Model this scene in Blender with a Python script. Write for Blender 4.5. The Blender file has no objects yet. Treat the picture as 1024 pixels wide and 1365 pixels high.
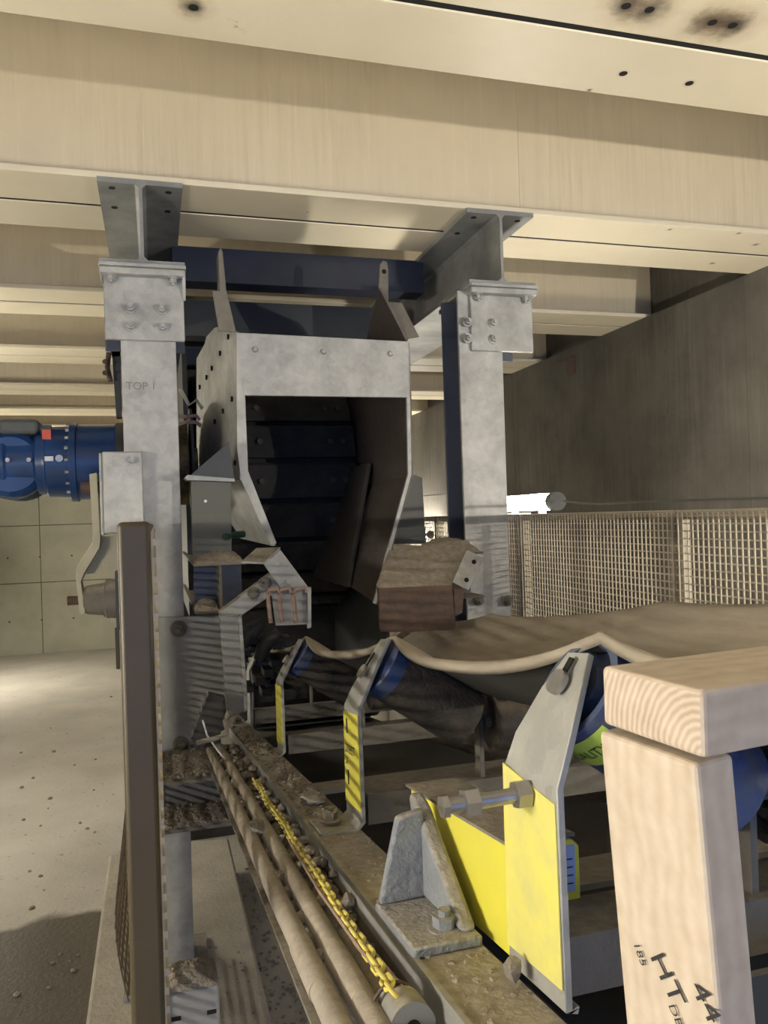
import bpy, math, random
from mathutils import Vector, Matrix
random.seed(7)
S = bpy.context.scene
COL = S.collection
V = Vector

# ------------------------------------------------------------------ camera
YAW, PITCH, ROLL, FPX = math.radians(16.2586), math.radians(.317), math.radians(-1.8169), 1048.86
CF = V((math.sin(YAW)*math.cos(PITCH), math.cos(YAW)*math.cos(PITCH), math.sin(PITCH)))
_r0 = V((math.cos(YAW), -math.sin(YAW), 0)); _u0 = _r0.cross(CF)
CR = _r0*math.cos(ROLL)+_u0*math.sin(ROLL); CU = -_r0*math.sin(ROLL)+_u0*math.cos(ROLL)
CP = V((0, 0, 1.7))
cd = bpy.data.cameras.new('camera'); cam = bpy.data.objects.new('camera', cd); COL.objects.link(cam)
cam.matrix_world = Matrix(((CR.x, CU.x, -CF.x, CP.x), (CR.y, CU.y, -CF.y, CP.y), (CR.z, CU.z, -CF.z, CP.z), (0, 0, 0, 1)))
cd.sensor_fit = 'VERTICAL'; cd.sensor_height = 36.0; cd.lens = FPX*36.0/1365.0
cd.clip_start = .02; cd.clip_end = 100
S.camera = cam

# ------------------------------------------------------------------ light
S.view_settings.view_transform = 'Standard'; S.view_settings.look = 'None'
S.view_settings.gamma = 1.0; S.view_settings.use_curve_mapping = False
S.view_settings.exposure = 0.4
W = bpy.data.worlds.new('world'); S.world = W; W.use_nodes = True
W.node_tree.nodes['Background'].inputs[0].default_value = (.26, .46, 1.0, 1)
W.node_tree.nodes['Background'].inputs[1].default_value = 1.35
pl = bpy.data.lights.new('daylight_portal', 'AREA'); pl.shape = 'RECTANGLE'; pl.size = 5.0; pl.size_y = 2.8
pl.cycles.is_portal = True
po = bpy.data.objects.new('daylight_portal', pl); COL.objects.link(po)
po.location = (.35, -3.98, 1.4); po.rotation_euler = (math.radians(90), 0, 0)   # faces +Y
TUBE_E = 85.0        # emission of the fluorescent tubes

def ray(x, y): return CF + CR*((x-512)/FPX) + CU*((682.5-y)/FPX)
def onY(x, y, v): d = ray(x, y); return CP+d*(v/d.y)
def onX(x, y, v): d = ray(x, y); return CP+d*(v/d.x)
def onZ(x, y, v): d = ray(x, y); return CP+d*((v-1.7)/d.z)
def onP(x, y, p, n): d = ray(x, y); return CP+d*((V(p)-CP).dot(n)/d.dot(n))

# ------------------------------------------------------------------ materials
MATS = {}
def mat(name, c, c2=None, rough=.6, metal=0, ns=6, dust=0, dustc=(.36, .31, .25), rust=0, rustc=(.16, .06, .025),
        streak=0, streakc=(.4, .33, .22), bump=.15, bs=40, spots=None, contrast=.5, spec=.5, stretch=None, dustlo=.55, vor=0):
    if name in MATS: return MATS[name]
    m = bpy.data.materials.new(name); m.use_nodes = True; MATS[name] = m
    nt = m.node_tree; N = nt.nodes; L = nt.links
    b = N['Principled BSDF']; b.inputs['Roughness'].default_value = rough; b.inputs['Metallic'].default_value = metal
    b.inputs['Specular IOR Level'].default_value = spec
    geo = N.new('ShaderNodeNewGeometry'); pos = geo.outputs['Position']
    if stretch:
        mp = N.new('ShaderNodeMapping'); mp.inputs['Scale'].default_value = stretch; L.new(pos, mp.inputs['Vector']); bpos = mp.outputs[0]
    else: bpos = pos
    def noise(sc, det=5, vec=None, r=.6):
        n = N.new('ShaderNodeTexNoise'); n.inputs['Scale'].default_value = sc; n.inputs['Detail'].default_value = det
        n.inputs['Roughness'].default_value = r; L.new(vec or bpos, n.inputs['Vector']); return n.outputs['Fac']
    def ramp(src, a, bb):
        r = N.new('ShaderNodeMapRange'); r.inputs['From Min'].default_value = a; r.inputs['From Max'].default_value = bb; L.new(src, r.inputs['Value']); return r.outputs[0]
    def mul(a, bb):
        q = N.new('ShaderNodeMath'); q.operation = 'MULTIPLY'; L.new(a, q.inputs[0])
        if isinstance(bb, (int, float)): q.inputs[1].default_value = bb
        else: L.new(bb, q.inputs[1])
        return q.outputs[0]
    def mix(f, A, B):
        x = N.new('ShaderNodeMix'); x.data_type = 'RGBA'
        if isinstance(f, (int, float)): x.inputs[0].default_value = f
        else: L.new(f, x.inputs[0])
        for s, q in ((6, A), (7, B)):
            if isinstance(q, tuple): x.inputs[s].default_value = (*q, 1)
            else: L.new(q, x.inputs[s])
        return x.outputs[2]
    c2 = c2 or tuple(v*.75 for v in c)
    if vor:
        vn = N.new('ShaderNodeTexVoronoi'); vn.inputs['Scale'].default_value = vor; L.new(pos, vn.inputs['Vector'])
        sep = N.new('ShaderNodeSeparateColor'); L.new(vn.outputs['Color'], sep.inputs[0])
        ad = N.new('ShaderNodeMath'); ad.operation = 'ADD'; L.new(mul(sep.outputs[0], .14), ad.inputs[0]); L.new(noise(ns), ad.inputs[1])
        col = mix(ramp(ad.outputs[0], .57-contrast*.45, .57+contrast*.45), c, c2)
    else:
        col = mix(ramp(noise(ns), .5-contrast*.45, .5+contrast*.45), c, c2)
    if streak:
        mp2 = N.new('ShaderNodeMapping'); mp2.inputs['Scale'].default_value = (30, 30, 1.6); L.new(pos, mp2.inputs['Vector'])
        s = ramp(noise(1.0, 6, mp2.outputs[0], .7), .45, .8)
        big = ramp(noise(1.7, 3, pos), .35, .65)
        col = mix(mul(mul(s, big), streak), col, streakc)
        s2 = ramp(noise(1.3, 6, mp2.outputs[0], .7), .56, .62)
        col = mix(mul(s2, streak*.35), col, tuple(min(1, v*1.15) for v in c))
    if rust:
        r1 = ramp(noise(3.3, 8, pos, .75), .67-rust*.12, .72-rust*.1)
        col = mix(r1, col, rustc)
    rsock = None
    if spots:
        for (p, rad) in spots:
            vm = N.new('ShaderNodeVectorMath'); vm.operation = 'DISTANCE'; L.new(pos, vm.inputs[0]); vm.inputs[1].default_value = p
            ad = N.new('ShaderNodeMath'); ad.operation = 'ADD'; L.new(vm.outputs['Value'], ad.inputs[0]); L.new(mul(noise(18, 4, pos), rad*.9), ad.inputs[1])
            s = ramp(ad.outputs[0], rad*1.6, rad*.55)
            col = mix(mul(s, .5), col, (.36, .24, .12)); s3 = ramp(ad.outputs[0], rad*1.15, rad*.6); col = mix(mul(s3, .9), col, (.05, .04, .035))
    bm_h = noise(bs, 4, pos)
    if dust:
        sx = N.new('ShaderNodeSeparateXYZ'); L.new(geo.outputs['Normal'], sx.inputs[0])
        dn = ramp(sx.outputs['Z'], dustlo, min(1, dustlo+.35))
        dd = mul(mul(dn, ramp(noise(9, 4, pos), .15, .42)), dust)
        dcol = mix(ramp(noise(60, 4, pos), .3, .7), dustc, tuple(v*.6 for v in dustc))
        col = mix(dd, col, dcol)
        r = N.new('ShaderNodeMapRange'); L.new(dd, r.inputs['Value']); r.inputs['To Min'].default_value = rough; r.inputs['To Max'].default_value = .95
        L.new(r.outputs[0], b.inputs['Roughness'])
        if metal:
            r = N.new('ShaderNodeMapRange'); L.new(dd, r.inputs['Value']); r.inputs['To Min'].default_value = metal; r.inputs['To Max'].default_value = 0
            L.new(r.outputs[0], b.inputs['Metallic'])
    L.new(col, b.inputs['Base Color'])
    if bump:
        bn = N.new('ShaderNodeBump'); bn.inputs['Strength'].default_value = bump; bn.inputs['Distance'].default_value = .01
        L.new(bm_h, bn.inputs['Height']); L.new(bn.outputs[0], b.inputs['Normal'])
    return m

GZ = 2.842          # underside of the ceiling girders
hole_px = [(258, 10, .05), (835, 8, .075), (866, 13, .075), (950, 30, .085), (977, 34, .085), (831, 98, .018), (919, 111, .018)]
hole_pos = [tuple(onZ(x, y, GZ)) for x, y, r in hole_px]
M = dict(
 cream=mat('cream_paint', (.82, .74, .57), (.75, .67, .50), rough=.45, ns=3, rust=.1, spots=[(p, h[2]) for p, h in zip(hole_pos, hole_px)]+[(tuple(onZ(x, y, GZ)), r) for x, y, r in ((893, 306, .014), (985, 311, .018), (1008, 326, .022), (950, 351, .02), (786, 120, .012), (410, 283, .007))], bump=.12, bs=25),
 creamweb=mat('cream_web_paint', (.80, .70, .52), (.72, .63, .47), rough=.5, ns=2.5, streak=.55, streakc=(.52, .42, .27), bump=.05),
 galv=mat('galvanised_steel', (.49, .49, .465), (.27, .27, .26), rough=.55, metal=.3, ns=11, bump=.1, contrast=.65, vor=45),
 galvdark=mat('weathered_zinc', (.42, .425, .41), (.17, .175, .175), rough=.5, metal=.25, ns=4, bump=.08, contrast=.4),
 galvdust=mat('dusty_galvanised_steel', (.36, .355, .34), (.25, .25, .24), rough=.6, metal=.35, ns=10, dust=.9, dustc=(.36, .32, .26), bump=.15, rust=.0),
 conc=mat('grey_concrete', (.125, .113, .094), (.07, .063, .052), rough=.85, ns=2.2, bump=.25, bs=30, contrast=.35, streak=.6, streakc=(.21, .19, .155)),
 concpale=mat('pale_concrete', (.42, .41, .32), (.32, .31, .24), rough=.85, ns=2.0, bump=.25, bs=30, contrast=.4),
 plinth=mat('plinth_concrete', (.46, .42, .35), (.34, .31, .26), rough=.9, ns=8, bump=.5, bs=60),
 navy=mat('navy_painted_steel', (.018, .024, .048), (.010, .014, .026), rough=.45, ns=6, dust=.7, bump=.05),
 bluepaint=mat('blue_gear_paint', (.012, .055, .19), (.008, .035, .12), rough=.28, ns=7, bump=.03, rust=.0, contrast=.35),
 bluecol=mat('slate_blue_steel', (.085, .095, .135), (.05, .06, .09), rough=.4, ns=5, bump=.05),  # bluer and darker than galv; column webs, rear flanges, rear angles, stub panels
 rollblue=mat('blue_roll_paint', (.014, .05, .20), (.075, .085, .11), rough=.5, ns=28, bump=.2, dust=.4, contrast=.35),
 yellow=mat('yellow_paint', (.76, .70, .07), (.70, .64, .11), rough=.4, ns=9, bump=.05, dust=.3, contrast=.4),
 yellowdirty=mat('scuffed_yellow_paint', (.74, .68, .16), (.64, .60, .21), rough=.5, ns=22, bump=.08, contrast=.3),
 chain=mat('yellow_chain_plastic', (.78, .66, .09), (.55, .46, .14), rough=.5, ns=40, bump=.1, dust=.35),
 belt=mat('dusty_belt_rubber', (.36, .315, .255), (.25, .215, .175), rough=.8, ns=5, bump=.15, stretch=(9, 1, 9), contrast=.5),
 beltdark=mat('underside_belt_rubber', (.055, .05, .045), (.03, .03, .03), rough=.75, ns=5, bump=.1, dust=.6, dustc=(.22, .18, .14), dustlo=.8),
 rubber=mat('black_rubber', (.022, .022, .024), (.04, .038, .035), rough=.6, ns=20, bump=.1, dust=.4, dustc=(.2, .17, .14)),
 rollbrown=mat('worn_roll_rubber', (.075, .06, .045), (.025, .022, .022), rough=.7, ns=16, bump=.5, bs=90, dust=.7, dustc=(.24, .19, .13), dustlo=.3, contrast=.3),
 steeldust=mat('dust_coated_steel', (.20, .18, .15), (.13, .12, .10), rough=.8, ns=12, bump=.3, bs=70, dust=.9, dustc=(.38, .33, .27), dustlo=.4),
 pipe=mat('dusty_conduit', (.36, .325, .28), (.25, .225, .195), rough=.8, ns=26, bump=.25, bs=90, dust=.6, dustc=(.44, .38, .31), dustlo=.3),
 stone=mat('grey_stone', (.24, .215, .18), (.14, .13, .12), rough=.9, ns=45, bump=.5, bs=80, dust=.6, dustc=(.38, .33, .27), dustlo=.4),
 dust=mat('ore_dust', (.37, .32, .26), (.27, .235, .19), rough=.95, ns=60, bump=1.0, bs=110),
 liner=mat('worn_brown_liner', (.135, .11, .10), (.085, .07, .065), rough=.42, metal=.3, ns=25, bump=.25, bs=120, dust=.5, dustc=(.25, .21, .17)),
 linerdark=mat('dark_liner', (.06, .054, .05), (.04, .037, .034), rough=.7, ns=15, bump=.3, dust=.6, dustc=(.2, .17, .14), dustlo=.35),
 pan=mat('dark_feeder_pan', (.012, .012, .013), (.045, .041, .039), rough=.8, ns=9, bump=.4, dust=.5, dustc=(.15, .13, .12)),
 hood=mat('grey_green_panel', (.095, .095, .078), (.075, .075, .062), rough=.5, ns=6, bump=.05),
 hooddark=mat('dark_grey_sheet', (.030, .034, .037), (.045, .048, .05), rough=.5, ns=6, bump=.05, dust=.4),
 rustm=mat('rusty_steel', (.12, .072, .048), (.06, .045, .04), rough=.8, ns=22, bump=.4, bs=90),
 copper=mat('pink_primer_clamp', (.34, .20, .17), (.24, .20, .17), rough=.7, ns=40, bump=.2, dust=.4),
 creamsteel=mat('cream_primed_steel', (.50, .46, .33), (.38, .35, .26), rough=.5, ns=12, bump=.05, rust=.1),
 brownpost=mat('bronze_painted_tube', (.055, .038, .015), (.045, .032, .013), rough=.45, ns=4, bump=.03, rust=0),
 postpale=mat('pale_wire', (.42, .37, .29), (.30, .26, .2), rough=.6, ns=30, bump=.0, dust=.0),
 wire=mat('tan_mesh_wire', (.62, .55, .42), (.52, .46, .35), rough=.6, ns=30, bump=0),
 frame=mat('dusty_fence_frame', (.42, .375, .30), (.33, .29, .23), rough=.65, ns=12, bump=.1, dust=.3),
 dark=mat('hole_black', (.006, .006, .006), (.004, .004, .004), rough=.9, bump=0),
 steel=mat('plain_steel', (.42, .41, .40), (.3, .29, .28), rough=.35, metal=.8, ns=30, bump=.05),
 bluesteel=mat('blue_grey_cast_iron', (.25, .27, .30), (.17, .18, .21), rough=.6, ns=40, bump=.5, bs=110, dust=.8, dustc=(.40, .36, .31), dustlo=.25),
 white=mat('white_sticker', (.75, .77, .80), (.7, .7, .72), rough=.4, bump=0),
 bluelabel=mat('pale_blue_rating_plate', (.42, .50, .68), (.36, .44, .62), rough=.4, bump=0),
 limelabel=mat('lime_sticker', (.50, .68, .10), (.42, .58, .1), rough=.4, bump=0),
 red=mat('red_sticker', (.55, .08, .04), (.5, .07, .04), rough=.4, bump=0),
 ink=mat('black_ink', (.02, .02, .025), (.02, .02, .02), rough=.6, bump=0),
 pencil=mat('pencil_marking', (.16, .16, .16), (.2, .2, .2), rough=.7, bump=0),
 motorgrey=mat('grey_motor_plastic', (.10, .11, .11), (.075, .08, .08), rough=.6, ns=12, bump=.05, dust=.5),
 gold=mat('greasy_brass_drum', (.19, .14, .06), (.06, .05, .03), rough=.5, metal=.3, ns=26, bump=.4, contrast=.3),
 green=mat('teal_hose', (.01, .06, .045), (.01, .04, .03), rough=.4, bump=0),
)
# emissive tube
m = bpy.data.materials.new('lit_tube'); m.use_nodes = True; nt = m.node_tree; nt.nodes.clear()
e = nt.nodes.new('ShaderNodeEmission'); e.inputs[0].default_value = (1, .93, .80, 1); e.inputs[1].default_value = TUBE_E
o_ = nt.nodes.new('ShaderNodeOutputMaterial'); nt.links.new(e.outputs[0], o_.inputs[0]); M['lit'] = m
m = M['lit'].copy(); m.name = 'lit_thin_tube'; [n for n in m.node_tree.nodes if n.type == 'EMISSION'][0].inputs[1].default_value = TUBE_E*4.7; M['litthin'] = m
m = M['litthin'].copy(); m.name = 'lit_far_tube'; [n for n in m.node_tree.nodes if n.type == 'EMISSION'][0].inputs[1].default_value = TUBE_E*130; M['litfar'] = m
# floor: pale dusty concrete with a wet patch and gravel litter
m = mat('dusty_floor', (.50, .475, .42), (.37, .345, .30), rough=.8, ns=1.6, bump=.3, bs=45, contrast=.5); M['floor'] = m
nt = m.node_tree; N = nt.nodes; L = nt.links; b = N['Principled BSDF']
geo = [n for n in N if n.type == 'NEW_GEOMETRY'][0]
base = b.inputs['Base Color'].links[0].from_socket
def fnode(t, **k):
    n = N.new(t)
    for a, v in k.items(): setattr(n, a, v)
    return n
pc = onZ(15, 1315, 0.0)
vm = fnode('ShaderNodeVectorMath', operation='SUBTRACT'); L.new(geo.outputs['Position'], vm.inputs[0]); vm.inputs[1].default_value = pc
vs = fnode('ShaderNodeVectorMath', operation='MULTIPLY'); L.new(vm.outputs[0], vs.inputs[0]); vs.inputs[1].default_value = (1/.55, 1/.52, 0)
vl = fnode('ShaderNodeVectorMath', operation='LENGTH'); L.new(vs.outputs[0], vl.inputs[0])
nz = fnode('ShaderNodeTexNoise'); nz.inputs['Scale'].default_value = 2.2; nz.inputs['Detail'].default_value = 6; L.new(geo.outputs['Position'], nz.inputs['Vector'])
ad = fnode('ShaderNodeMath', operation='MULTIPLY_ADD'); L.new(nz.outputs['Fac'], ad.inputs[0]); ad.inputs[1].default_value = .8; L.new(vl.outputs['Value'], ad.inputs[2])
mr = fnode('ShaderNodeMapRange'); L.new(ad.outputs[0], mr.inputs['Value']); mr.inputs['From Min'].default_value = 1.45; mr.inputs['From Max'].default_value = 1.36
mx = fnode('ShaderNodeMix', data_type='RGBA'); L.new(mr.outputs[0], mx.inputs[0]); L.new(base, mx.inputs[6]); mx.inputs[7].default_value = (.085, .075, .06, 1)
sp = fnode('ShaderNodeTexNoise'); sp.inputs['Scale'].default_value = 28; sp.inputs['Detail'].default_value = 3; L.new(geo.outputs['Position'], sp.inputs['Vector'])
sr = fnode('ShaderNodeMapRange'); L.new(sp.outputs['Fac'], sr.inputs['Value']); sr.inputs['From Min'].default_value = .66; sr.inputs['From Max'].default_value = .70
sm = fnode('ShaderNodeMath', operation='MULTIPLY'); L.new(sr.outputs[0], sm.inputs[0]); sm.inputs[1].default_value = .6
mx2 = fnode('ShaderNodeMix', data_type='RGBA'); L.new(sm.outputs[0], mx2.inputs[0]); L.new(mx.outputs[2], mx2.inputs[6]); mx2.inputs[7].default_value = (.16, .14, .12, 1)
L.new(mx2.outputs[2], b.inputs['Base Color'])
rr = fnode('ShaderNodeMapRange'); L.new(mr.outputs[0], rr.inputs['Value']); rr.inputs['To Min'].default_value = .85; rr.inputs['To Max'].default_value = .32; L.new(rr.outputs[0], b.inputs['Roughness'])

# wood
def woodmat(name, axis, centre=(0, 0, 0), end=False):
    m = bpy.data.materials.new(name); m.use_nodes = True; nt = m.node_tree; N = nt.nodes; L = nt.links; b = N['Principled BSDF']
    b.inputs['Roughness'].default_value = .65
    tc = N.new('ShaderNodeTexCoord'); mp = N.new('ShaderNodeMapping'); L.new(tc.outputs['Object'], mp.inputs['Vector'])
    mp.inputs['Location'].default_value = centre
    w = N.new('ShaderNodeTexWave'); w.wave_type = 'RINGS'; w.rings_direction = axis; w.inputs['Scale'].default_value = 70 if end else 26
    w.inputs['Distortion'].default_value = 2.2 if end else 5; w.inputs['Detail'].default_value = 3; w.inputs['Detail Scale'].default_value = 1.2
    L.new(mp.outputs[0], w.inputs['Vector'])
    x = N.new('ShaderNodeMix'); x.data_type = 'RGBA'; L.new(w.outputs['Fac'], x.inputs[0])
    x.inputs[6].default_value = (.56, .46, .34, 1) if not end else (.56, .46, .36, 1); x.inputs[7].default_value = (.50, .39, .28, 1) if not end else (.40, .28, .18, 1)
    n = N.new('ShaderNodeTexNoise'); n.inputs['Scale'].default_value = 60; L.new(tc.outputs['Object'], n.inputs['Vector'])
    y = N.new('ShaderNodeMix'); y.data_type = 'RGBA'; y.inputs[0].default_value = .2; L.new(x.outputs[2], y.inputs[6]); L.new(n.outputs['Fac'], y.inputs[7]); 
    L.new(y.outputs[2], b.inputs['Base Color']); return m
# ------------------------------------------------------------------ mesh builder
class MB:
    def __init__(s): s.v = []; s.f = []
    def add(s, vs, fs):
        n = len(s.v); s.v += [V(p) for p in vs]; s.f += [[i+n for i in f] for f in fs]; return s
    def box(s, x0, x1, y0, y1, z0, z1):
        return s.add([(x, y, z) for x in (x0, x1) for y in (y0, y1) for z in (z0, z1)],
                     [(0, 1, 3, 2), (4, 6, 7, 5), (0, 4, 5, 1), (2, 3, 7, 6), (0, 2, 6, 4), (1, 5, 7, 3)])
    def prism(s, pts, ext):
        n = len(pts); e = V(ext); p = [V(q) for q in pts]
        return s.add(p+[q+e for q in p], [list(range(n))[::-1], [i+n for i in range(n)]]+[(i, (i+1) % n, (i+1) % n+n, i+n) for i in range(n)])
    def cyl(s, a, b, r, r2=None, n=20, cap=True):
        a = V(a); b = V(b); d = (b-a).normalized(); r2 = r if r2 is None else r2
        u = d.orthogonal().normalized(); w = d.cross(u)
        vs = [c+(u*math.cos(t)+w*math.sin(t))*q for c, q in ((a, r), (b, r2)) for t in [2*math.pi*i/n for i in range(n)]]
        fs = [(i, (i+1) % n, (i+1) % n+n, i+n) for i in range(n)]
        if cap: fs += [list(range(n))[::-1], [i+n for i in range(n)]]
        return s.add(vs, fs)
    def ring(s, a, b, r, ri, n=28):
        a = V(a); b = V(b); d = (b-a).normalized(); u = d.orthogonal().normalized(); w = d.cross(u)
        vs = [c+(u*math.cos(t)+w*math.sin(t))*q for c, q in ((a, r), (b, r), (b, ri), (a, ri)) for t in [2*math.pi*i/n for i in range(n)]]
        fs = [(k*n+i, k*n+(i+1) % n, ((k+1) % 4)*n+(i+1) % n, ((k+1) % 4)*n+i) for k in range(4) for i in range(n)]
        return s.add(vs, fs)
    def lathe(s, a, d, prof, n=36):
        a = V(a); d = V(d).normalized(); u = d.orthogonal().normalized(); w = d.cross(u)
        vs = [a+d*h+(u*math.cos(t)+w*math.sin(t))*q for h, q in prof for t in [2*math.pi*i/n for i in range(n)]]
        k = len(prof)
        fs = [(j*n+i, j*n+(i+1) % n, (j+1)*n+(i+1) % n, (j+1)*n+i) for j in range(k-1) for i in range(n)]
        fs += [list(range(n))[::-1], [(k-1)*n+i for i in range(n)]]
        return s.add(vs, fs)
    def tube(s, path, r, n=10, closed=False):
        P = [V(p) for p in path]; k = len(P); vs = []; u = None
        for i, p in enumerate(P):
            if closed: t = (P[(i+1) % k]-P[i-1]).normalized()
            else: t = (P[min(i+1, k-1)]-P[max(i-1, 0)]).normalized()
            u = (t.orthogonal() if u is None else (u-t*u.dot(t))).normalized(); w = t.cross(u)
            rr = r[i] if isinstance(r, (list, tuple)) else r
            vs += [p+(u*math.cos(2*math.pi*j/n)+w*math.sin(2*math.pi*j/n))*rr for j in range(n)]
        fs = [(i*n+j, i*n+(j+1) % n, ((i+1) % k)*n+(j+1) % n, ((i+1) % k)*n+j) for i in range(k if closed else k-1) for j in range(n)]
        if not closed: fs += [list(range(n))[::-1], [(k-1)*n+j for j in range(n)]]
        return s.add(vs, fs)
    def hexbolt(s, c, d, r, h, washer=True):
        c = V(c); d = V(d).normalized()
        if washer: s.cyl(c, c+d*h*.2, r*1.45, n=20)
        s.cyl(c+d*h*.2, c+d*h, r, n=6); s.cyl(c+d*h, c+d*h*1.45, r*.5, n=12); return s
    def rock(s, c, r, sq=(1, 1, 1), seed=0, sub=2):
        rd = random.Random(seed); t = (1+5**.5)/2
        vs = [V(p).normalized() for p in ((-1, t, 0), (1, t, 0), (-1, -t, 0), (1, -t, 0), (0, -1, t), (0, 1, t), (0, -1, -t), (0, 1, -t), (t, 0, -1), (t, 0, 1), (-t, 0, -1), (-t, 0, 1))]
        fs = [(0, 11, 5), (0, 5, 1), (0, 1, 7), (0, 7, 10), (0, 10, 11), (1, 5, 9), (5, 11, 4), (11, 10, 2), (10, 7, 6), (7, 1, 8), (3, 9, 4), (3, 4, 2), (3, 2, 6), (3, 6, 8), (3, 8, 9), (4, 9, 5), (2, 4, 11), (6, 2, 10), (8, 6, 7), (9, 8, 1)]
        vs = [v*rd.uniform(.7, 1.15) for v in vs]
        for _ in range(sub-1):
            cache = {}; nf = []
            def mid(a, b):
                k = (min(a, b), max(a, b))
                if k not in cache: vs.append((vs[a]+vs[b])*.5*rd.uniform(.97, 1.13)); cache[k] = len(vs)-1
                return cache[k]
            for a, b, q in fs:
                x, y, z = mid(a, b), mid(b, q), mid(q, a); nf += [(a, x, z), (b, y, x), (q, z, y), (x, y, z)]
            fs = nf
        c = V(c); return s.add([c+V((v.x*sq[0], v.y*sq[1], v.z*sq[2]))*r for v in vs], fs)

def mk(name, mb, mt, loc=(0, 0, 0), parent=None, bevel=0, smooth=30, seg=2, label=None):
    me = bpy.data.meshes.new(name); l = V(loc)
    me.from_pydata([tuple(p-l) for p in mb.v], [], [tuple(f) for f in mb.f]); me.update()
    import bmesh
    b = bmesh.new(); b.from_mesh(me); bmesh.ops.recalc_face_normals(b, faces=b.faces); b.to_mesh(me); b.free()
    for p in me.polygons: p.use_smooth = True
    me.set_sharp_from_angle(angle=math.radians(smooth))
    me.materials.append(mt)
    o = bpy.data.objects.new(name, me); COL.objects.link(o)
    if parent is not None: o.parent = parent
    else: o.location = l
    if bevel:
        md = o.modifiers.new('bevel', 'BEVEL'); md.width = bevel; md.segments = seg; md.limit_method = 'ANGLE'; md.angle_limit = math.radians(40)
    if label: o['label'] = label
    return o
class T:                                   # a thing: an Empty that parents its parts
    def __init__(s, name, label, cat, loc, group=None):
        s.l = V(loc); s.o = bpy.data.objects.new(name, None); s.o.empty_display_size = .05; COL.objects.link(s.o); s.o.location = s.l
        s.o['label'] = label; s.o['category'] = cat
        if group: s.o['group'] = group
    def p(s, name, mb, mt, parent=None, bevel=0, label=None, smooth=30, seg=2):
        return mk(name, mb, mt, s.l, parent or s.o, bevel, smooth, seg, label)
def one(name, mb, mt, label, cat, loc, group=None, bevel=0, smooth=30, kind=None, seg=2):
    o = mk(name, mb, mt, loc, None, bevel, smooth, seg); o['label'] = label; o['category'] = cat
    if group: o['group'] = group
    if kind: o['kind'] = kind
    return o
def struct(name, mb, mt, bevel=0, loc=(0, 0, 0)):
    o = mk(name, mb, mt, loc, None, bevel); o['kind'] = 'structure'; return o
def textmb(s, size, o, xd, yd, lift=.0006, mb=None, bend=None):
    cu = bpy.data.curves.new('lettering', 'FONT'); cu.body = s; cu.size = size; ob = bpy.data.objects.new('lettering', cu); COL.objects.link(ob)
    dg = bpy.context.evaluated_depsgraph_get(); me = ob.evaluated_get(dg).to_mesh()
    mb = mb or MB(); xd = V(xd).normalized(); yd = V(yd).normalized(); n = xd.cross(yd)
    pts = [v.co.copy() for v in me.vertices]; fs = [tuple(p.vertices) for p in me.polygons]
    mb.add([(bend(v) if bend else V(o)+xd*v.x+yd*v.y+n*lift) for v in pts], fs)
    ob.evaluated_get(dg).to_mesh_clear(); COL.objects.unlink(ob); bpy.data.objects.remove(ob); bpy.data.curves.remove(cu)
    return mb

# ------------------------------------------------------------------ setting
FARY = 11.5; WX = 2.855; LX = -2.25
struct('floor', MB().box(LX-.3, WX+.4, -4, FARY+.3, -.15, 0), M['floor'])
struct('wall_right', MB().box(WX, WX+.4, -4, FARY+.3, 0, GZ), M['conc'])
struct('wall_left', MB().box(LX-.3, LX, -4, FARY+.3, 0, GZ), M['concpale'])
struct('wall_back', MB().box(LX, WX, FARY, FARY+.3, 0, 3.64), M['concpale'])
j = MB()
for z in (.95, 1.72, 2.5): j.box(LX, WX, FARY-.004, FARY, z, z+.012)
for x in (-1.5, -.3, .9, 2.1): j.box(x, x+.01, FARY-.003, FARY, 0, 2.8)
for x in [-1.9+.4*k for k in range(11)]:
    for z in (.45, 1.3, 2.1): j.cyl((x, FARY-.004, z), (x, FARY+.01, z), .014, n=10)
struct('trim_1', j, M['conc'])
j = MB()
for y in (.6, 1.9, 3.25, 4.6, 5.9, 7.2): j.box(WX-.003, WX, y, y+.012, 0, 2.84)
j.box(WX-.003, WX, -4, FARY, 1.9, 1.908)
for y in (1.2, 2.5, 3.9, 5.2):
    for z in (2.25, 2.6): j.cyl((WX-.003, y, z), (WX, y, z), .014, n=10)
struct('trim_2', j, M['conc'])
struct('ceiling', MB().box(LX-.3, WX+.5, -4, FARY+.3, 3.64, 3.8), M['conc'])
struct('trim_3', MB().box(WX+.12, WX+.4, -4, FARY+.3, GZ, 3.64), M['conc'])
struct('trim_4', MB().box(LX-.3, LX-.1, -4, FARY+.3, GZ, 3.64), M['conc'])

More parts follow.
